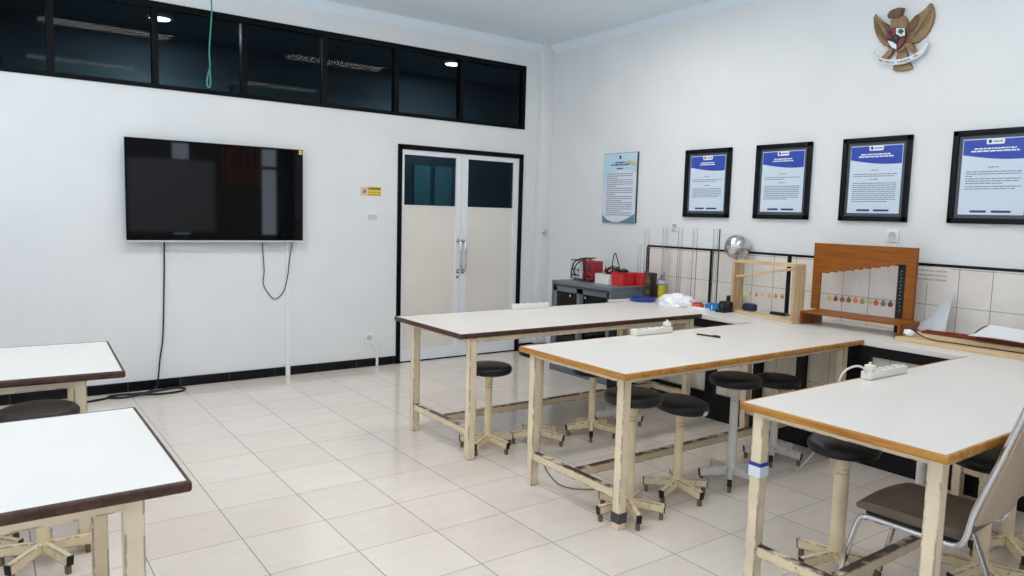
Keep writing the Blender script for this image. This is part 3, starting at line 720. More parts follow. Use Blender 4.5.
# ------------------------------------------------------------------ stools
FOOTM = plain('worn_brown_foot', srgb(120, 100, 76), .55, var=.3, scale=30)
def make_stool(label, x, y, z, rz, paint, seatm, tear=False, cr=.024, tilt=0.):
    t = thing('lab_stool', label, 'stool', (x, y, 0), rz, 'round stools under the tables')
    R = .15; p = [(0, z-.062), (R-.03, z-.062), (R-.008, z-.054), (R, z-.036), (R-.002, z-.02), (R-.012, z-.008), (R-.03, z-.002), (R*.5, z+.002), (0, z+.002)]
    st = obj('seat', MB().lathe(p, n=36), seatm, t)
    if tear:
        pts = []
        for i in range(7):
            a = math.radians(222+i*8); pts.append((math.cos(a), math.sin(a)))
        b = MB()
        up = [b.bm.verts.new((c*(R+.0015), s*(R+.0015), z-.03+.006*math.sin(i*2.1))) for i, (c, s) in enumerate(pts)]
        dn = [b.bm.verts.new((c*(R-.004), s*(R-.004), z-.056)) for c, s in pts]
        for i in range(6): b.bm.faces.new((up[i], up[i+1], dn[i+1], dn[i]))
        lab(obj('torn_edge', b, TAPE, st), 'white foam showing through torn vinyl')
    if tilt:
        R_ = Matrix.Translation((0, 0, z-.06)) @ Matrix.Rotation(math.radians(tilt), 4, Vector((.86, -.5, 0))) @ Matrix.Translation((0, 0, -z+.06))
        for m_ in [st]+list(st.children): m_.data.transform(R_)
    obj('seat_plate', MB().lathe([(0, z-.075), (.07, z-.075), (.09, z-.062), (0, z-.062)], n=24), paint, t)
    obj('column', MB().lathe([(0, .05), (cr, .05), (cr, z-.15), (cr-.001, z-.149), (cr-.001, z-.13), (cr+.001, z-.13), (cr+.001, z-.072), (0, z-.072)], n=20), paint, t)
    for k in range(5):
        a = 2*PI*k/5; c, s = math.cos(a), math.sin(a)
        lg = obj('leg', MB().bar((c*.015, s*.015, .078), (c*.182, s*.182, .060), .030, .044, .003), paint, t)
        obj('foot', MB().box(-.010, .010, -.010, .010, 0, .042, .002, 1, Matrix.Translation((c*.168, s*.168, 0)) @ Matrix.Rotation(a, 4, 'Z')), FOOTM, lg)
        obj('end_cap', MB().box(-.003, .003, -.0135, .0135, -.021, .021, 0, 1, Matrix.Translation((c*.1835, s*.1835, .0598)) @ Matrix.Rotation(a, 4, 'Z') @ Matrix.Rotation(.107, 4, 'Y')), RUBBER, lg)
    return t
ST = [
 ('black-topped stool showing whole between the legs of the brown-edged table by the door', 2.113, -.285, .565, -.1, CHIPS, VINYL, False),
 ('tall stool mostly hidden behind the left back leg of the middle table', 2.475, -.36, .66, .2, CHIPS, VINYL, False),
 ('stool behind the middle table whose cream column and base show but seat is hidden', 2.91, -.41, .50, .21, CHIPS, VINYL, False),
 ('black-topped stool standing right behind the taped front leg of the middle table', 2.12, -1.575, .66, .45, CHIPS, VINYL, False),
 ('black-topped stool with torn white edge in front of the middle table stretcher', 2.555, -1.515, .55, .9, CHIPS, VINYL, True, .024, 5.),
 ('white stool base far under the joined tables, seat hidden by a nearer stool', 3.30, -.285, .50, .1, WHITEP, VINYL, False),
 ('tall white-column stool at the right end of the middle table', 2.985, -1.545, .645, 0., WHITEP, VINYL, False),
 ('lower white-column stool beside the counter, behind the taped table leg', 3.575, -1.42, .55, -.08, WHITEP, VINYL, False),
 ('stool with cream column under the left half of the right foreground table', 2.48, -2.50, .60, .3, CHIPS, VINYL, False, .031),
 ('white-column stool under the right foreground table, behind the chair seat', 3.44, -2.40, .52, .5, WHITEP, VINYL, False),
 ('stool with thick cream column right behind the chair backrest', 2.90, -2.91, .585, .4, CHIPS, VINYL, False, .030),
 ('stool half hidden behind the chair at the right edge of the photo', 3.32, -2.86, .50, .1, CHIPS, VINYL, False),
 ('stool with worn dusty seat between the two left tables', -.365, -.60, .685, .15, CHIPS, VINYLB, False),
 ('low stool at the left edge, only part of its base showing below the table', -.59, -.375, .43, .62, CHIPS, VINYLB, False),
]
for s in ST: make_stool(*s)

# ------------------------------------------------------------------ chair
ch = thing('stacking_chair', 'chrome-framed chair with brown seat and tan backrest at the right table', 'chair', (2.405, -2.885, 0), 0.04)
hw = .185
def seatpt(u, v):     # u across -1..1, v from back 0 to front 1
    z = .452+.012*math.cos(u*PI/2)+(.01 if v < .85 else -.02*((v-.85)/.15)**2+.01)
    return (u*hw*(1 if v > .2 else .97), -.20+v*.38, z)
b = MB(); NU, NV = 10, 12
top = [[b.bm.verts.new(seatpt(-1+2*i/NU, j/NV)) for i in range(NU+1)] for j in range(NV+1)]
bot = [[b.bm.verts.new((lambda p: (p[0]*.97, p[1]*.98, .425))(seatpt(-1+2*i/NU, j/NV))) for i in range(NU+1)] for j in range(NV+1)]
for j in range(NV):
    for i in range(NU):
        b.bm.faces.new((top[j][i], top[j][i+1], top[j+1][i+1], top[j+1][i])); b.bm.faces.new((bot[j][i], bot[j+1][i], bot[j+1][i+1], bot[j][i+1]))
for j in range(NV):
    b.bm.faces.new((top[j][0], top[j+1][0], bot[j+1][0], bot[j][0])); b.bm.faces.new((top[j][NU], bot[j][NU], bot[j+1][NU], top[j+1][NU]))
for i in range(NU):
    b.bm.faces.new((top[0][i], bot[0][i], bot[0][i+1], top[0][i+1])); b.bm.faces.new((top[NV][i], top[NV][i+1], bot[NV][i+1], bot[NV][i]))
obj('seat', b, SEATBR, ch)
obj('seat_pan', MB().box(-hw+.02, hw-.02, -.18, .15, .405, .424, .004), RUBBER, ch)
for s in (-1, 1):
    X = s*(hw+.012)
    obj('side_frame', MB().tube(smoothpath([(X, .25, .0), (X, .215, .15), (X, .165, .37), (X, .13, .405), (X, .07, .408), (X, -.10, .408), (X, -.185, .412), (X, -.215, .45), (X, -.235, .55), (X, -.29, .72), (X, -.352, .92), (X*.97, -.36, .945)], 6), .011, 12), CHROME, ch)
    lg = obj('leg', MB().tube([(X, -.08, .40), (X, -.16, .2), (X, -.235, .0)], .0105, 12), CHROME, ch)
    for yy in (.25, -.235):
        obj('foot_cap', MB().tube([(X, yy, 0), (X, yy+(-.008 if yy > 0 else .008), .022)], .014, 12), RUBBER, lg)
obj('front_rail', MB().tube([(-hw-.012, .10, .405), (hw+.012, .10, .405)], .009, 10), CHROME, ch)
b = MB()
def bk(u, v, off):
    z = .50+v*.45; y = -.225-.13*v/.97-.02*(1-u*u)+off
    rx = hw+.004 if v < .9 else hw+.004-.03*((v-.9)/.1)**2
    return (u*rx, y-.02, z)
F = [[b.bm.verts.new(bk(-1+2*i/10, j/8, .0)) for i in range(11)] for j in range(9)]
G = [[b.bm.verts.new(bk(-1+2*i/10, j/8, .014)) for i in range(11)] for j in range(9)]
for j in range(8):
    for i in range(10):
        b.bm.faces.new((F[j][i], F[j][i+1], F[j+1][i+1], F[j+1][i])); b.bm.faces.new((G[j][i], G[j+1][i], G[j+1][i+1], G[j][i+1]))
for j in range(8):
    b.bm.faces.new((F[j][0], F[j+1][0], G[j+1][0], G[j][0])); b.bm.faces.new((F[j][10], G[j][10], G[j+1][10], F[j+1][10]))
for i in range(10):
    b.bm.faces.new((F[0][i], G[0][i], G[0][i+1], F[0][i+1])); b.bm.faces.new((F[8][i], F[8][i+1], G[8][i+1], G[8][i]))
br = obj('backrest', b, SHELL, ch)
b = MB()
F = [[b.bm.verts.new((lambda p: (p[0]*.93, p[1], p[2]))(bk(-1+2*i/10, .04+.92*j/8, .0145+(.016 if 0 < i < 10 and 0 < j < 8 else 0)))) for i in range(11)] for j in range(9)]
for j in range(8):
    for i in range(10): b.bm.faces.new((F[j][i], F[j][i+1], F[j+1][i+1], F[j+1][i]))
lab(obj('back_pad', b, SEATBR, br), 'brown vinyl pad')

# ------------------------------------------------------------------ grey cabinet in the corner and what stands on it
cb = thing('sliding_door_cabinet', 'grey steel cabinet with glass sliding doors in the room corner', 'cabinet', (4.06, 1.075, 0))
cw = .42
obj('carcass', MB().box(0, .60, -cw, -cw+.02, .0, .869).box(0, .60, cw-.02, cw, 0, .869).box(.58, .60, -cw+.02, cw-.02, 0, .869).box(-.004, .60, -cw-.002, cw+.002, .87, .9, .003, 1).box(.002, .58, -cw+.02, cw-.02, 0, .12).box(.05, .58, -cw, cw, .49, .505), GREYMET, cb)
obj('runner', MB().box(.003, .04, -cw+.02, cw-.02, .845, .87).box(.003, .04, -cw+.02, cw-.02, .12, .135), DKGREY, cb)
for a, b_, xo in ((.0, cw-.02, .006), (-cw+.02, .03, .022)):
    d = obj('sliding_door', MB().box(xo, xo+.014, a, a+.05, .135, .845).box(xo, xo+.014, b_-.05, b_, .135, .845).box(xo, xo+.014, a, b_, .135, .19).box(xo, xo+.014, a, b_, .80, .845), GREYMET, cb)
    obj('pane', MB().box(xo+.005, xo+.009, a+.03, b_-.03, .17, .82), GLASSCAB, d)
    yy = .15 if a == 0. else -.05
    obj('pull', MB().tube([(xo, yy-.012, .77), (xo-.006, yy-.012, .77)], .012, 12), CHROME, d)
for i, (yy, zz, hh, m) in enumerate(((.25, .505, .2, PAPER), (.1, .505, .16, LGREY), (-.15, .505, .22, PAPER))):
    tag(obj('paper_box', MB().box(4.2, 4.55, 1.075+yy-.07, 1.09+yy+.07, zz+.001, zz+hh, .004), m), ['pale box on the upper shelf behind the far glass door of the cabinet', 'light grey box in the middle of the cabinet shelf behind glass', 'pale box behind the near glass door of the grey cabinet'][i], 'box', 'boxes inside the cabinet')
# power supplies
def supply(label, y0, y1, x0, x1, h, front, case, grp):
    t = thing('power_supply', label, 'power supply', (x0, (y0+y1)/2, .9), 0, grp)
    w2 = (y1-y0)/2
    obj('case', MB().box(.004, x1-x0, -w2, w2, .012, h, .006), case, t)
    fp = obj('front_panel', MB().box(-.004, .005, -w2+.012, w2-.012, .022, h-.01, .002, 1), front, t)
    b = MB()
    for yy, zz in ((-.4, .25), (0, .25), (.4, .25), (-.4, .5), (.35, .55)):
        b.tube([(-.004, yy*w2, zz*h), (-.016, yy*w2, zz*h)], .008, 12)
    obj('terminal', b, RUBBER, fp)
    obj('meter', MB().box(-.006, -.003, -w2*.45, w2*.25, h*.62, h*.86), DKGREY if front is not LGREY else PAPER, fp)
    for yy in (-1, 1):
        obj('foot', MB().tube([(.05, yy*w2*.7, 0), (.05, yy*w2*.7, .013)], .01, 10).tube([(x1-x0-.05, yy*w2*.7, 0), (x1-x0-.05, yy*w2*.7, .013)], .01, 10), RUBBER, t)
    return t
supply('red power supply with a light grey front at the far end of the cabinet top', 1.275, 1.48, 4.27, 4.43, .205, LGREY, DARKRED, 'red power supplies')
supply('narrower red power supply with a dark front, second on the cabinet top', 1.13, 1.25, 4.27, 4.40, .205, DARKRED, DARKRED, 'red power supplies')
tag(obj('cable_bundle', MB().tube(smoothpath([(4.243, 1.42, .935), (4.215, 1.39, .99), (4.225, 1.36, 1.08), (4.27, 1.31, 1.12), (4.36, 1.26, 1.125), (4.30, 1.22, 1.115)]), .006).tube(smoothpath([(4.243, 1.34, .955), (4.215, 1.35, .98), (4.225, 1.33, 1.06), (4.29, 1.27, 1.118), (4.38, 1.22, 1.13)]), .006).tube(smoothpath([(4.30, 1.29, 1.12), (4.24, 1.25, 1.12), (4.21, 1.2, 1.03), (4.225, 1.17, .96), (4.215, 1.2, .93)]), .006), CABLEB), 'black test leads draped over the red power supplies', 'cable')
t = thing('storage_tray', 'cream open tray full of tangled leads on the grey cabinet', 'tray', (4.345, 1.0, .9))
obj('shell', MB().ring(rrect(-.09, .20, -.095, .095, .015), rrect(-.084, .194, -.089, .089, .01), 0, .095).box(-.085, .195, -.09, .09, 0, .006), PLAST, t)
random.seed(3)
def tangle(cx, cy, cz, rx, ry, rz_, n, r, k=16):
    b = MB()
    for _ in range(n):
        pts = []
        a = random.uniform(0, 6.28)
        for i in range(6):
            a += random.uniform(.6, 1.8); q = random.uniform(.4, 1.)
            pts.append((cx+rx*q*math.cos(a), cy+ry*q*math.sin(a), cz+random.uniform(0, rz_)))
        b.tube(smoothpath(pts, 5), r, 6)
    return b
tag(obj('cable_bundle', tangle(4.40, 1.0, .95, .10, .07, .11, 7, .005), CABLEB), 'tangle of black leads heaped in the cream tray', 'cable')
tag(obj('cable_bundle', tangle(4.40, 1.0, .95, .09, .06, .10, 4, .005), RED), 'red leads mixed among the black ones in the cream tray', 'cable')
tag(obj('test_lead', MB().tube(smoothpath([(4.34, .935, 1.02), (4.33, .93, 1.08), (4.335, .92, 1.17), (4.34, .905, 1.195), (4.345, .885, 1.15), (4.35, .85, 1.06), (4.36, .83, 1.02)]), .005), CABLEB), 'black lead standing up in a tall loop above the red bins', 'cable')
for i, (yc, lb) in enumerate(((.77-.0, 'red bin with a notched rim, left of the pair on the cabinet'), (.745, 'red bin with a notched rim, right of the pair on the cabinet'))):
    x0 = 4.25 if i == 0 else 4.44
    t = thing('storage_bin', lb, 'bin', (x0+.115, .81 if i == 0 else .745, .9), 0, 'red storage bins')
    b = MB().ring(rrect(-.09, .09, -.075, .075, .02), rrect(-.082, .082, -.067, .067, .014), 0, .11)
    b.box(-.085, .085, -.07, .07, 0, .006)
    for k in range(5):
        b.box(-.0905, -.0815, -.06+.028*k, -.046+.028*k, .109, .126, .002, 1); b.box(.0815, .0905, -.06+.028*k, -.046+.028*k, .109, .126, .002, 1)
    for k in range(6):
        b.box(-.08+.028*k, -.065+.028*k, -.0755, -.0665, .109, .126, .002, 1)
    obj('shell', b, RED, t)
    obj('rib', MB().box(-.093, -.089, -.03, -.022, .01, .1).box(-.093, -.089, .022, .03, .01, .1).box(-.05, -.042, -.078, -.074, .01, .1).box(.042, .05, -.078, -.074, .01, .1), RED, t)
tag(obj('cable_bundle', tangle(4.365, .81, .99, .06, .05, .07, 5, .0055), CABLEB), 'black lead coil lying on top of the left red bin', 'cable')

# ------------------------------------------------------------------ apparatus on the counter
CZ = .8
tray = thing('round_tray', 'shallow round blue tray under glass tubes at the counter end', 'tray', (4.22, .41, CZ))
obj('dish', MB().lathe([(0, 0), (.10, 0), (.112, .006), (.118, .034), (.114, .034), (.107, .012), (0, .008)], n=36), BLUE, tray)
def tube(label, x, y, z0, h, r, marks=True, sediment=None, basem=None):
    t = thing('glass_tube', label, 'glass tube', (x, y, z0), 0, 'tall glass tubes')
    rr = r
    obj('barrel', MB().lathe([(rr, .012), (rr, h-.01), (rr+.004, h), (rr+.002, h), (rr-.003, h-.006), (rr-.003, .014), (0, .014)], n=20), GLASSC, t)
    if basem is not None:
        obj('base', MB().lathe([(0, 0), (.045, 0), (.045, .008), (r+.006, .018), (r+.004, .03), (0, .013)], n=6), basem, t)
    if sediment: obj('content', MB().lathe([(0, .016), (rr-.004, .016), (rr-.004, sediment), (0, sediment)], n=16), DKBROWN, t)
    b = MB()
    for i in range(10): b.tube([(-rr-.0005, -.004, .1+i*(h-.2)/9), (-rr-.0005, .004, .1+i*(h-.2)/9)], .001, 4)
    obj('scale_mark', b, DKGREY, t)
    return t
tube('tall glass tube standing in the round blue tray, behind the shorter one', 4.26, .43, CZ+.009, .63, .019, True)
tube('shorter glass tube standing at the left of the blue tray', 4.19, .44, CZ+.009, .50, .014)
for i, (yy, xx, lb) in enumerate(((.52, 4.59, 'glass measuring tube rising behind the yellow bottle'), (.30, 4.55, 'glass measuring tube rising behind the white plastic lump, left one'), (.13, 4.55, 'glass measuring tube right of the white plastic lump, before the socket'), (-.13, 4.50, 'glass measuring tube nearest the silver sphere'))):
    tube(lb, xx, yy, CZ, .655, .019, basem=GLASSC if i != 2 else PLAST)
tag(obj('support_rod', MB().lathe([(0, 0), (.04, 0), (.04, .012), (.006, .016), (.006, .66), (0, .662)], c=(4.62, -.075, CZ), n=16), DKGREY), 'thin dark rod beside the glass tube next to the silver sphere', 'rod')
t = thing('dark_box', 'narrow dark brown wooden box standing behind the blue tray', 'box', (4.47, .555, CZ))
obj('case', MB().box(-.04, .04, -.035, .035, 0, .235, .003), DKBROWN, t)
FADED = plain('faded_label', srgb(120, 92, 60), .5, var=.3, scale=40)
obj('label_patch', MB().box(-.042, -.039, -.022, .022, .13, .20), FADED, t); obj('label_patch', MB().box(-.042, -.039, -.02, .02, .04, .075), FADED, t)
t = thing('yellow_bottle', 'clear bottle half full of yellow liquid behind the white plastic lump', 'bottle', (4.50, .445, CZ))
obj('glass', MB().lathe([(0, 0), (.044, 0), (.046, .01), (.046, .15), (.04, .18), (.02, .21), (.017, .215), (.017, .24), (.013, .24), (.013, .214), (.036, .176), (.042, .15), (.042, .012), (0, .008)], n=24), GLASSC, t)
obj('liquid', MB().lathe([(0, .01), (.0415, .013), (.0415, .135), (0, .135)], n=24), YELLOWL, t)
obj('cap', MB().lathe([(.019, .225), (.019, .252), (.016, .256), (0, .256), (0, .225)], n=20), plain('lilac_cap', srgb(178, 176, 210), .4), t)
obj('label_band', MB().lathe([(.0462, .145), (.0466, .145), (.0466, .165), (.043, .17)], n=24), plain('lilac_label', srgb(190, 190, 222), .4), t)
# white plastic lump
b = MB(); bmesh.ops.create_icosphere(b.bm, subdivisions=5, radius=1.)
from mathutils import noise as mn
for v in b.bm.verts:
    n = mn.noise(v.co*2.2)*.22+abs(mn.noise(v.co*5.3))*.16
    k = 1+n
    v.co = Vector((v.co.x*.115*k, v.co.y*.17*k, max(v.co.z, -.12)*.085*k))
lo = min(v.co.z for v in b.bm.verts)
for v in b.bm.verts: v.co += Vector((4.27, .06, CZ-lo+.0))
tag(obj('plastic_bag', b, FOIL), 'crumpled white plastic bag lying on the counter left of the silver sphere', 'bag')
t = thing('orange_block', 'small orange plastic block right of the white plastic bag', 'block', (4.27, -.17, CZ))
obj('shell', MB().box(-.03, .03, -.045, .045, 0, .042, .006), ORANGE, t); obj('cover', MB().box(-.022, .022, -.035, .035, .0425, .05, .003), DARKRED, t)
t = thing('blue_box', 'small bright blue plastic box beside the orange block', 'box', (4.30, -.30, CZ))
obj('shell', MB().box(-.035, .035, -.075, .055, 0, .05, .005), SKYB, t); obj('lid', MB().box(-.037, .037, -.077, .01, .0505, .062, .004), SKYB, t)
lab(obj('label_patch', MB().box(-.0365, -.0345, -.022, -.014, .008, .046), PAPER, t), 'white stripe')
tag(obj('white_carton', MB().box(4.13, 4.19, -.36, -.2, CZ, CZ+.026, .003), PAPER), 'flat white carton lying in front of the small blue box', 'carton')
# generator with silver sphere
g = thing('static_generator', 'silver sphere on a thin dark column with a black base', 'generator', (4.59, -.285, CZ))
obj('base', MB().box(-.06, .06, -.065, .065, 0, .02, .004).box(-.04, .05, -.055, .055, .02, .105, .01), RUBBER, g)
gm = thing('motor_unit', 'small black motor unit standing in front of the silver sphere column', 'motor', (4.30, -.415, CZ))
obj('body', MB().box(-.02, .05, -.05, .045, 0, .085, .01), RUBBER, gm)
obj('knob', MB().tube([(-.02, .0, .05), (-.038, .0, .05)], .016, 16), DKGREY, gm)
obj('foot', MB().box(-.07, -.015, -.05, .035, 0, .022, .004), RUBBER, gm)
obj('column', MB().lathe([(.008, .1), (.008, .40), (.016, .405), (.016, .42), (0, .42), (0, .1)], n=16), DKGREY, g)
sp = [(max(.0, 0.105*math.sin(PI*i/24)), .515-.105*math.cos(PI*i/24)) for i in range(25)]
sph = obj('sphere', MB().lathe(sp, n=40), MIRROR, g)
obj('seam', MB().lathe([(.1048, .511), (.1062, .513), (.1062, .517), (.1048, .519)], n=40), STEEL, sph)
# pale wooden pendulum frame
ang = math.atan2(-(4.25-4.42), -(-1.10+.41))   # runs from the far post to the near post
pf = thing('pendulum_stand', 'pale pine frame with a slanted bar and small hanging discs', 'frame', (4.375, -.41, CZ), 0)
pf.rotation_euler = (0, 0, -math.atan2(.17, .69))
Lf = .70
obj('post', MB().box(0, .10, -.03, 0, .018, .40, .002, 1), PINE_Z, pf)
obj('post', MB().box(0, .10, -Lf, -Lf+.03, .018, .43, .002, 1), PINE_Z, pf)
obj('base_board', MB().box(-.005, .125, -Lf, 0, 0, .018, .002, 1), PINE_Y, pf)
obj('top_rail', MB().bar((.01, .0, .41), (.01, -Lf, .425), .02, .024, .002), PINE_Y, pf)
obj('top_rail', MB().bar((.09, .0, .41), (.09, -Lf, .425), .02, .024, .002), PINE_Y, pf)
lab(obj('slanted_bar', MB().bar((.03, -.02, .285), (.03, -Lf+.025, .40), .02, .02, .002), PINE_Y, pf), 'slanted pine bar')
cols = [('yellow', srgb(226, 208, 110)), ('amber', srgb(224, 176, 90)), ('olive', srgb(150, 146, 80)), ('brown', srgb(140, 84, 56)), ('coral', srgb(234, 110, 84)), ('rust', srgb(170, 78, 56)), ('lime', srgb(176, 190, 96)), ('red', srgb(214, 72, 60)), ('moss', srgb(104, 110, 60)), ('maroon', srgb(128, 54, 50))]
CM = [plain('disc_'+n, c, .45, var=0) for n, c in cols]
def disc(parent, y, z, ztop, x, r, m):
    d = obj('pendulum_disc', MB().lathe([(0, -.003), (r, -.003), (r, .003), (0, .003)], n=20, M=Matrix.Translation((x, y, z)) @ Matrix.Rotation(PI/2, 4, 'Y')).box(x-.003, x+.003, y-.004, y+.004, z+r-.002, z+r+.01), m, parent)
    obj('thread', MB().tube([(x, y, z+r+.005), (x, y, ztop)], .0004, 4), PAPER, d)
for i in range(7):
    y = -.13-.42*i/6
    disc(pf, y, .155+.004*i, .285+.165*(.0+(-y)/Lf)*.9, .03, .013, CM[[0, 1, 4, 0, 1, 4, 2][i]])
# dark items on the frame's base
t = thing('navy_block', 'small navy block lying between the posts of the pine frame', 'block', (4.44, -.555, CZ+.0185))
obj('shell', MB().box(-.03, .03, -.05, .05, 0, .055, .008), NAVY, t); obj('cover', MB().box(-.02, .02, -.035, .035, .0555, .06, .003), DKGREY, t)
t = thing('handheld_tool', 'black tool lying beside the navy block behind the pine frame', 'tool', (4.54, -.76, CZ+.001), .1)
obj('body', MB().box(-.02, .02, -.05, .08, 0, .025, .008), RUBBER, t); obj('tip', MB().tube([(0, -.04, .012), (0, -.12, .01)], .007, 10), DKGREY, t)
# brown pendulum rack
pk = thing('pendulum_rack', 'varnished brown plywood rack with a stepped board and ten coloured discs', 'rack', (4.27, -1.106, CZ))
WL = .72
obj('bench_board', MB().box(0, .265, -WL, 0, .082, .097, .002, 1), VARN, pk)
for y in (0, -WL+.018): obj('foot', MB().box(0, .265, y-.018, y, 0, .082, .002, 1), VARNZ, pk)
# stepped board: polygon in (y, z) at x = .23
Y = lambda v: v+1.10
ul, ur = -1.043+1.10, -1.783+1.10
pts = [(ul, .585), (ul, .097), (ul-.062, .097), (ul-.062, .362)]
n = 10; a0, a1 = ul-.062, -1.722+1.10
for i in range(n):
    z = .362+.111*(i+.5)/n
    pts += [(a0+(a1-a0)*i/n, z), (a0+(a1-a0)*(i+1)/n, z)]
pts += [(a1, .475), (a1, .097), (ur, .097), (ur, .585)]
obj('stepped_board', MB().prism(pts, .222, .242, lambda u, v, d: (d, u, v)), VARN, pk)
obj('side_cheek', MB().box(.242, .258, ul-.02, ul, .097, .585, .002, 1), VARNZ, pk)
obj('side_cheek', MB().box(.242, .258, ur, ur+.02, .097, .585, .002, 1), VARNZ, pk)
for i in range(10):
    y = -1.192+1.10-.447*i/9
    disc(pk, y, .186+.006*i/9, .39+.09*i/9, .215, .017, CM[[1, 3, 5, 8, 4, 2, 6, 7, 8, 9][i]])
rl = thing('marked_rule', 'black upright rule with white marks behind the brown rack', 'rule', (4.545, -1.685, CZ))
obj('strip', MB().box(0, .012, -.035, .035, 0, .47, .002, 1), RUBBER, rl)
b = MB()
for i in range(11): b.box(-.001, .0005, .004+.005*(i % 2), .012+.004*(i % 2), .18+i*.024, .184+i*.024)
obj('scale_mark', b, LGREY, rl)
obj('clamp', MB().tube([(-.012, .0, .15), (0, .0, .15)], .013, 14), DKGREY, rl)
# boards, wires, sheet and papers
t = thing('plank', 'long pale pine plank along the counter front at the right', 'plank', (4.19, -1.84, CZ), 0)
t.rotation_euler = (0, 0, -.06)
obj('board', MB().box(0, .12, -1.9, 0, 0, .024, .002, 1), PINE_Y, t)
t2_ = thing('plank', 'pale pine plank lying behind the front plank, under the red-brown bar', 'plank', (4.36, -1.84, CZ), 0)
t2_.rotation_euler = (0, 0, -.04)
obj('board', MB().box(0, .16, -1.9, 0, 0, .04, .002, 1), PINE_Y, t2_)
t = thing('wooden_bar', 'red-brown wooden bar lying on the pine planks', 'bar', (4.33, -2.0, CZ+.041), -.05)
obj('board', MB().box(.06, .10, -1.8, .10, 0, .016, .002, 1), REDWOOD, t)
obj('rail', MB().box(.072, .088, -1.75, .08, .0165, .024), REDWOOD, t)
tag(obj('plug_lead', MB().tube(smoothpath([(4.40, -1.845, CZ+.05), (4.34, -1.88, CZ+.06), (4.27, -1.95, CZ+.045), (4.22, -2.05, CZ+.032), (4.21, -2.2, CZ+.032), (4.23, -2.4, CZ+.03), (4.22, -2.6, CZ+.03)]), .004), CABLEB), 'thin dark lead trailing over the planks beside the rack', 'cable')
tag(obj('red_lead', MB().tube(smoothpath([(4.44, -1.88, CZ+.044), (4.41, -2.0, CZ+.062), (4.385, -2.06, CZ+.069), (4.40, -2.15, CZ+.069), (4.40, -2.35, CZ+.069), (4.39, -2.6, CZ+.069)]), .003), DARKRED), 'red lead lying along the red-brown bar', 'cable')
tag(obj('wire_hoop', MB().tube(smoothpath([(4.60, -2.12, CZ+.003), (4.60, -2.14, CZ+.06), (4.60, -2.2, CZ+.112), (4.60, -2.28, CZ+.115), (4.60, -2.36, CZ+.09), (4.60, -2.40, CZ+.05), (4.60, -2.41, CZ+.003)]), .0035), CABLEB), 'thin black wire arching behind the white paper sheets', 'wire')
# crumpled clear sheet leaning on the tiles
b = MB()
def sheet(u, v):
    x = 4.47+.17*v+.03*math.sin(u*5+v*2)*(1-v*.5); y = -1.755-.27*u+v*(-.10*(1-u)+.06*u)
    z = CZ+.045+.265*v*(.2+.8*u**.8)+.02*math.sin(6*u)*v
    return Vector((min(x, 4.68), y, z))
N = 14
G1 = [[b.bm.verts.new(sheet(i/N, j/N)) for i in range(N+1)] for j in range(N+1)]
G2 = [[b.bm.verts.new(sheet(i/N, j/N)+Vector((.0015, 0, .0015))) for i in range(N+1)] for j in range(N+1)]
for j in range(N):
    for i in range(N):
        b.bm.faces.new((G1[j][i], G1[j][i+1], G1[j+1][i+1], G1[j+1][i])); b.bm.faces.new((G2[j][i], G2[j+1][i], G2[j+1][i+1], G2[j][i+1]))
for j in range(N):
    b.bm.faces.new((G1[j][0], G1[j+1][0], G2[j+1][0], G2[j][0])); b.bm.faces.new((G1[j][N], G2[j][N], G2[j+1][N], G1[j+1][N]))
for i in range(N):
    b.bm.faces.new((G1[0][i], G2[0][i], G2[0][i+1], G1[0][i+1])); b.bm.faces.new((G1[N][i], G1[N][i+1], G2[N][i+1], G2[N][i]))
tag(obj('plastic_sheet', b, PLFILM), 'translucent plastic sheet leaning on the tiles right of the brown rack', 'sheet')
b = MB()
def pap(u, v):
    return Vector((4.30+.24*v, -2.22-.46*u-.02*v, CZ+.075+.012*math.sin(u*3.1+.5)+.05*v*v*(1-u*.7)))
G1 = [[b.bm.verts.new(pap(i/10, j/6)) for i in range(11)] for j in range(7)]
G2 = [[b.bm.verts.new(pap(i/10, j/6)-Vector((0, 0, .004))) for i in range(11)] for j in range(7)]
for j in range(6):
    for i in range(10):
        b.bm.faces.new((G1[j][i], G1[j][i+1], G1[j+1][i+1], G1[j+1][i])); b.bm.faces.new((G2[j][i], G2[j+1][i], G2[j+1][i+1], G2[j][i+1]))
for j in range(6):
    b.bm.faces.new((G1[j][0], G1[j+1][0], G2[j+1][0], G2[j][0])); b.bm.faces.new((G1[j][10], G2[j][10], G2[j+1][10], G1[j+1][10]))
for i in range(10):
    b.bm.faces.new((G1[0][i], G2[0][i], G2[0][i+1], G1[0][i+1])); b.bm.faces.new((G1[6][i], G1[6][i+1], G2[6][i+1], G2[6][i]))
tag(obj('paper_sheets', b, PAPER), 'white paper sheets lying on the planks at the right edge', 'paper')
t = thing('crumpled_wrapper', 'small crumpled white wrapper at the foot of the brown rack', 'wrapper', (4.27, -1.885, CZ+.026))
b = MB(); bmesh.ops.create_icosphere(b.bm, subdivisions=3, radius=1.)
for v in b.bm.verts:
    k = 1+mn.noise(v.co*2.5)*.5; v.co = Vector((v.co.x*.022*k, v.co.y*.03*k, v.co.z*.02*k+.022))
obj('crumple', b, FOIL, t)

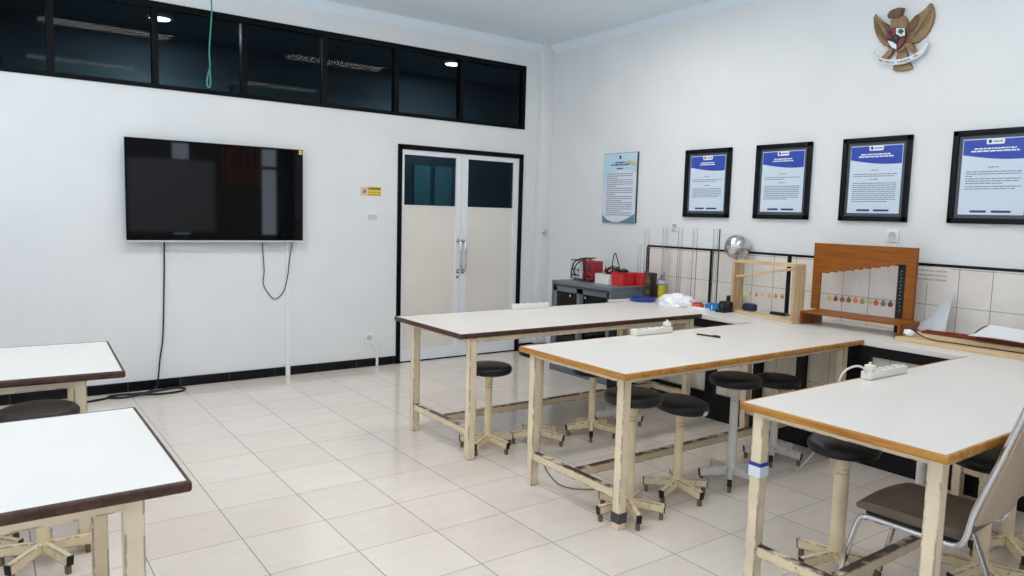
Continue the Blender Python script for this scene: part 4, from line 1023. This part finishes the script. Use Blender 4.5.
# ------------------------------------------------------------------ ceiling lamps
def area(name, loc, rot, sx, sy, power, col):
    l = bpy.data.lights.new(name, 'AREA'); l.shape = 'RECTANGLE'; l.size = sx; l.size_y = sy; l.energy = power; l.color = col
    o = bpy.data.objects.new(name, l); C.objects.link(o); o.location = loc; o.rotation_euler = rot; return o
P1 = 11
lamp = None
k = 0
for yy, pw_ in ((.3, 16), (-2.0, 9), (-4.4, 4)):
    for xx in (-2.0, .6, 3.1):
        loc = (xx, yy, H)
        nm = ['near the door end', 'over the middle of the room', 'at the rear of the room'][[.3, -2.0, -4.4].index(yy)]
        side = ['left', 'centre', 'right'][[-2.0, .6, 3.1].index(xx)]
        lb = 'white ceiling lamp panel, %s row, %s' % (side, nm)
        if lamp is None:
            lamp = thing('ceiling_lamp', lb, 'lamp', loc, 0, 'ceiling lamp panels')
            obj('housing', MB().box(-.62, .62, -.17, .17, -.06, 0, .006), WHITEF, lamp)
            obj('diffuser', MB().box(-.6, .6, -.15, .15, -.066, -.06), LAMPM, lamp)
        else: dup(lamp, loc, 0, lb)
        area('lamp_light', (xx, yy, H-.07), (0, 0, 0), 1.2, .3, pw_*{-2.0: .25, .6: 1.35, 3.1: 1.25}[xx], (1.0, .95, .89))
# corridor lamps
for x, y in ((4.379, 4.015), (1.013, 4.147)): area('corridor_light', (x, y, 3.38), (0, 0, 0), .18, .18, 34, (.9, .97, 1))
# daylight through the rear windows
for a, b_ in xs:
    o = area('window_daylight', ((a+b_)/2, YF-.2, (wz0+wz1)/2), (PI/2, 0, 0), b_-a, wz1-wz0, 11*(b_-a), (.80, .90, 1.0))
    o.rotation_euler = (-PI/2, 0, PI) if False else (PI/2, 0, 0)
for a, b_ in lwins:
    area('window_daylight', (XL-.2, (a+b_)/2, 1.85), (0, -PI/2, 0), 1.8, b_-a, {-4.9: 9, -2.7: 5, -.5: 2}[a], (.78, .89, 1.0))
    area('ceiling_fill', (-4.5, (a+b_)/2, .55), (0, -PI/2-.95, 0), 1.4, b_-a+.4, {-4.9: 420, -2.7: 420, -.5: 30}[a], (.84, .92, 1.0))  # added upward fill outside the left windows, brightens the ceiling
W = bpy.data.worlds.new('sky'); S.world = W; W.use_nodes = True
W.node_tree.nodes['Background'].inputs[0].default_value = (.62, .74, 1, 1); W.node_tree.nodes['Background'].inputs[1].default_value = 1.6

# ------------------------------------------------------------------ camera
cam = bpy.data.cameras.new('camera'); co = bpy.data.objects.new('camera', cam); C.objects.link(co)
cam.sensor_width = 36; cam.sensor_fit = 'HORIZONTAL'; cam.lens = 734.963/1024*36; cam.clip_start = .05
yaw, pit, rol = -.62721756, .09890973, -.02740921
fwd = Vector((-math.sin(yaw)*math.cos(pit), math.cos(yaw)*math.cos(pit), -math.sin(pit)))
right = Vector((math.cos(yaw), math.sin(yaw), 0)); down = fwd.cross(right)
r2 = math.cos(rol)*right+math.sin(rol)*down; d2 = -math.sin(rol)*right+math.cos(rol)*down
M = Matrix((r2, -d2, -fwd)).transposed().to_4x4(); M.translation = Vector((-.53558, -4.16689, 1.52924))
co.matrix_world = M
S.camera = co
vs = S.view_settings; vs.view_transform = 'Standard'; vs.look = 'None'; vs.gamma = 1; vs.use_curve_mapping = False; vs.exposure = -0.03
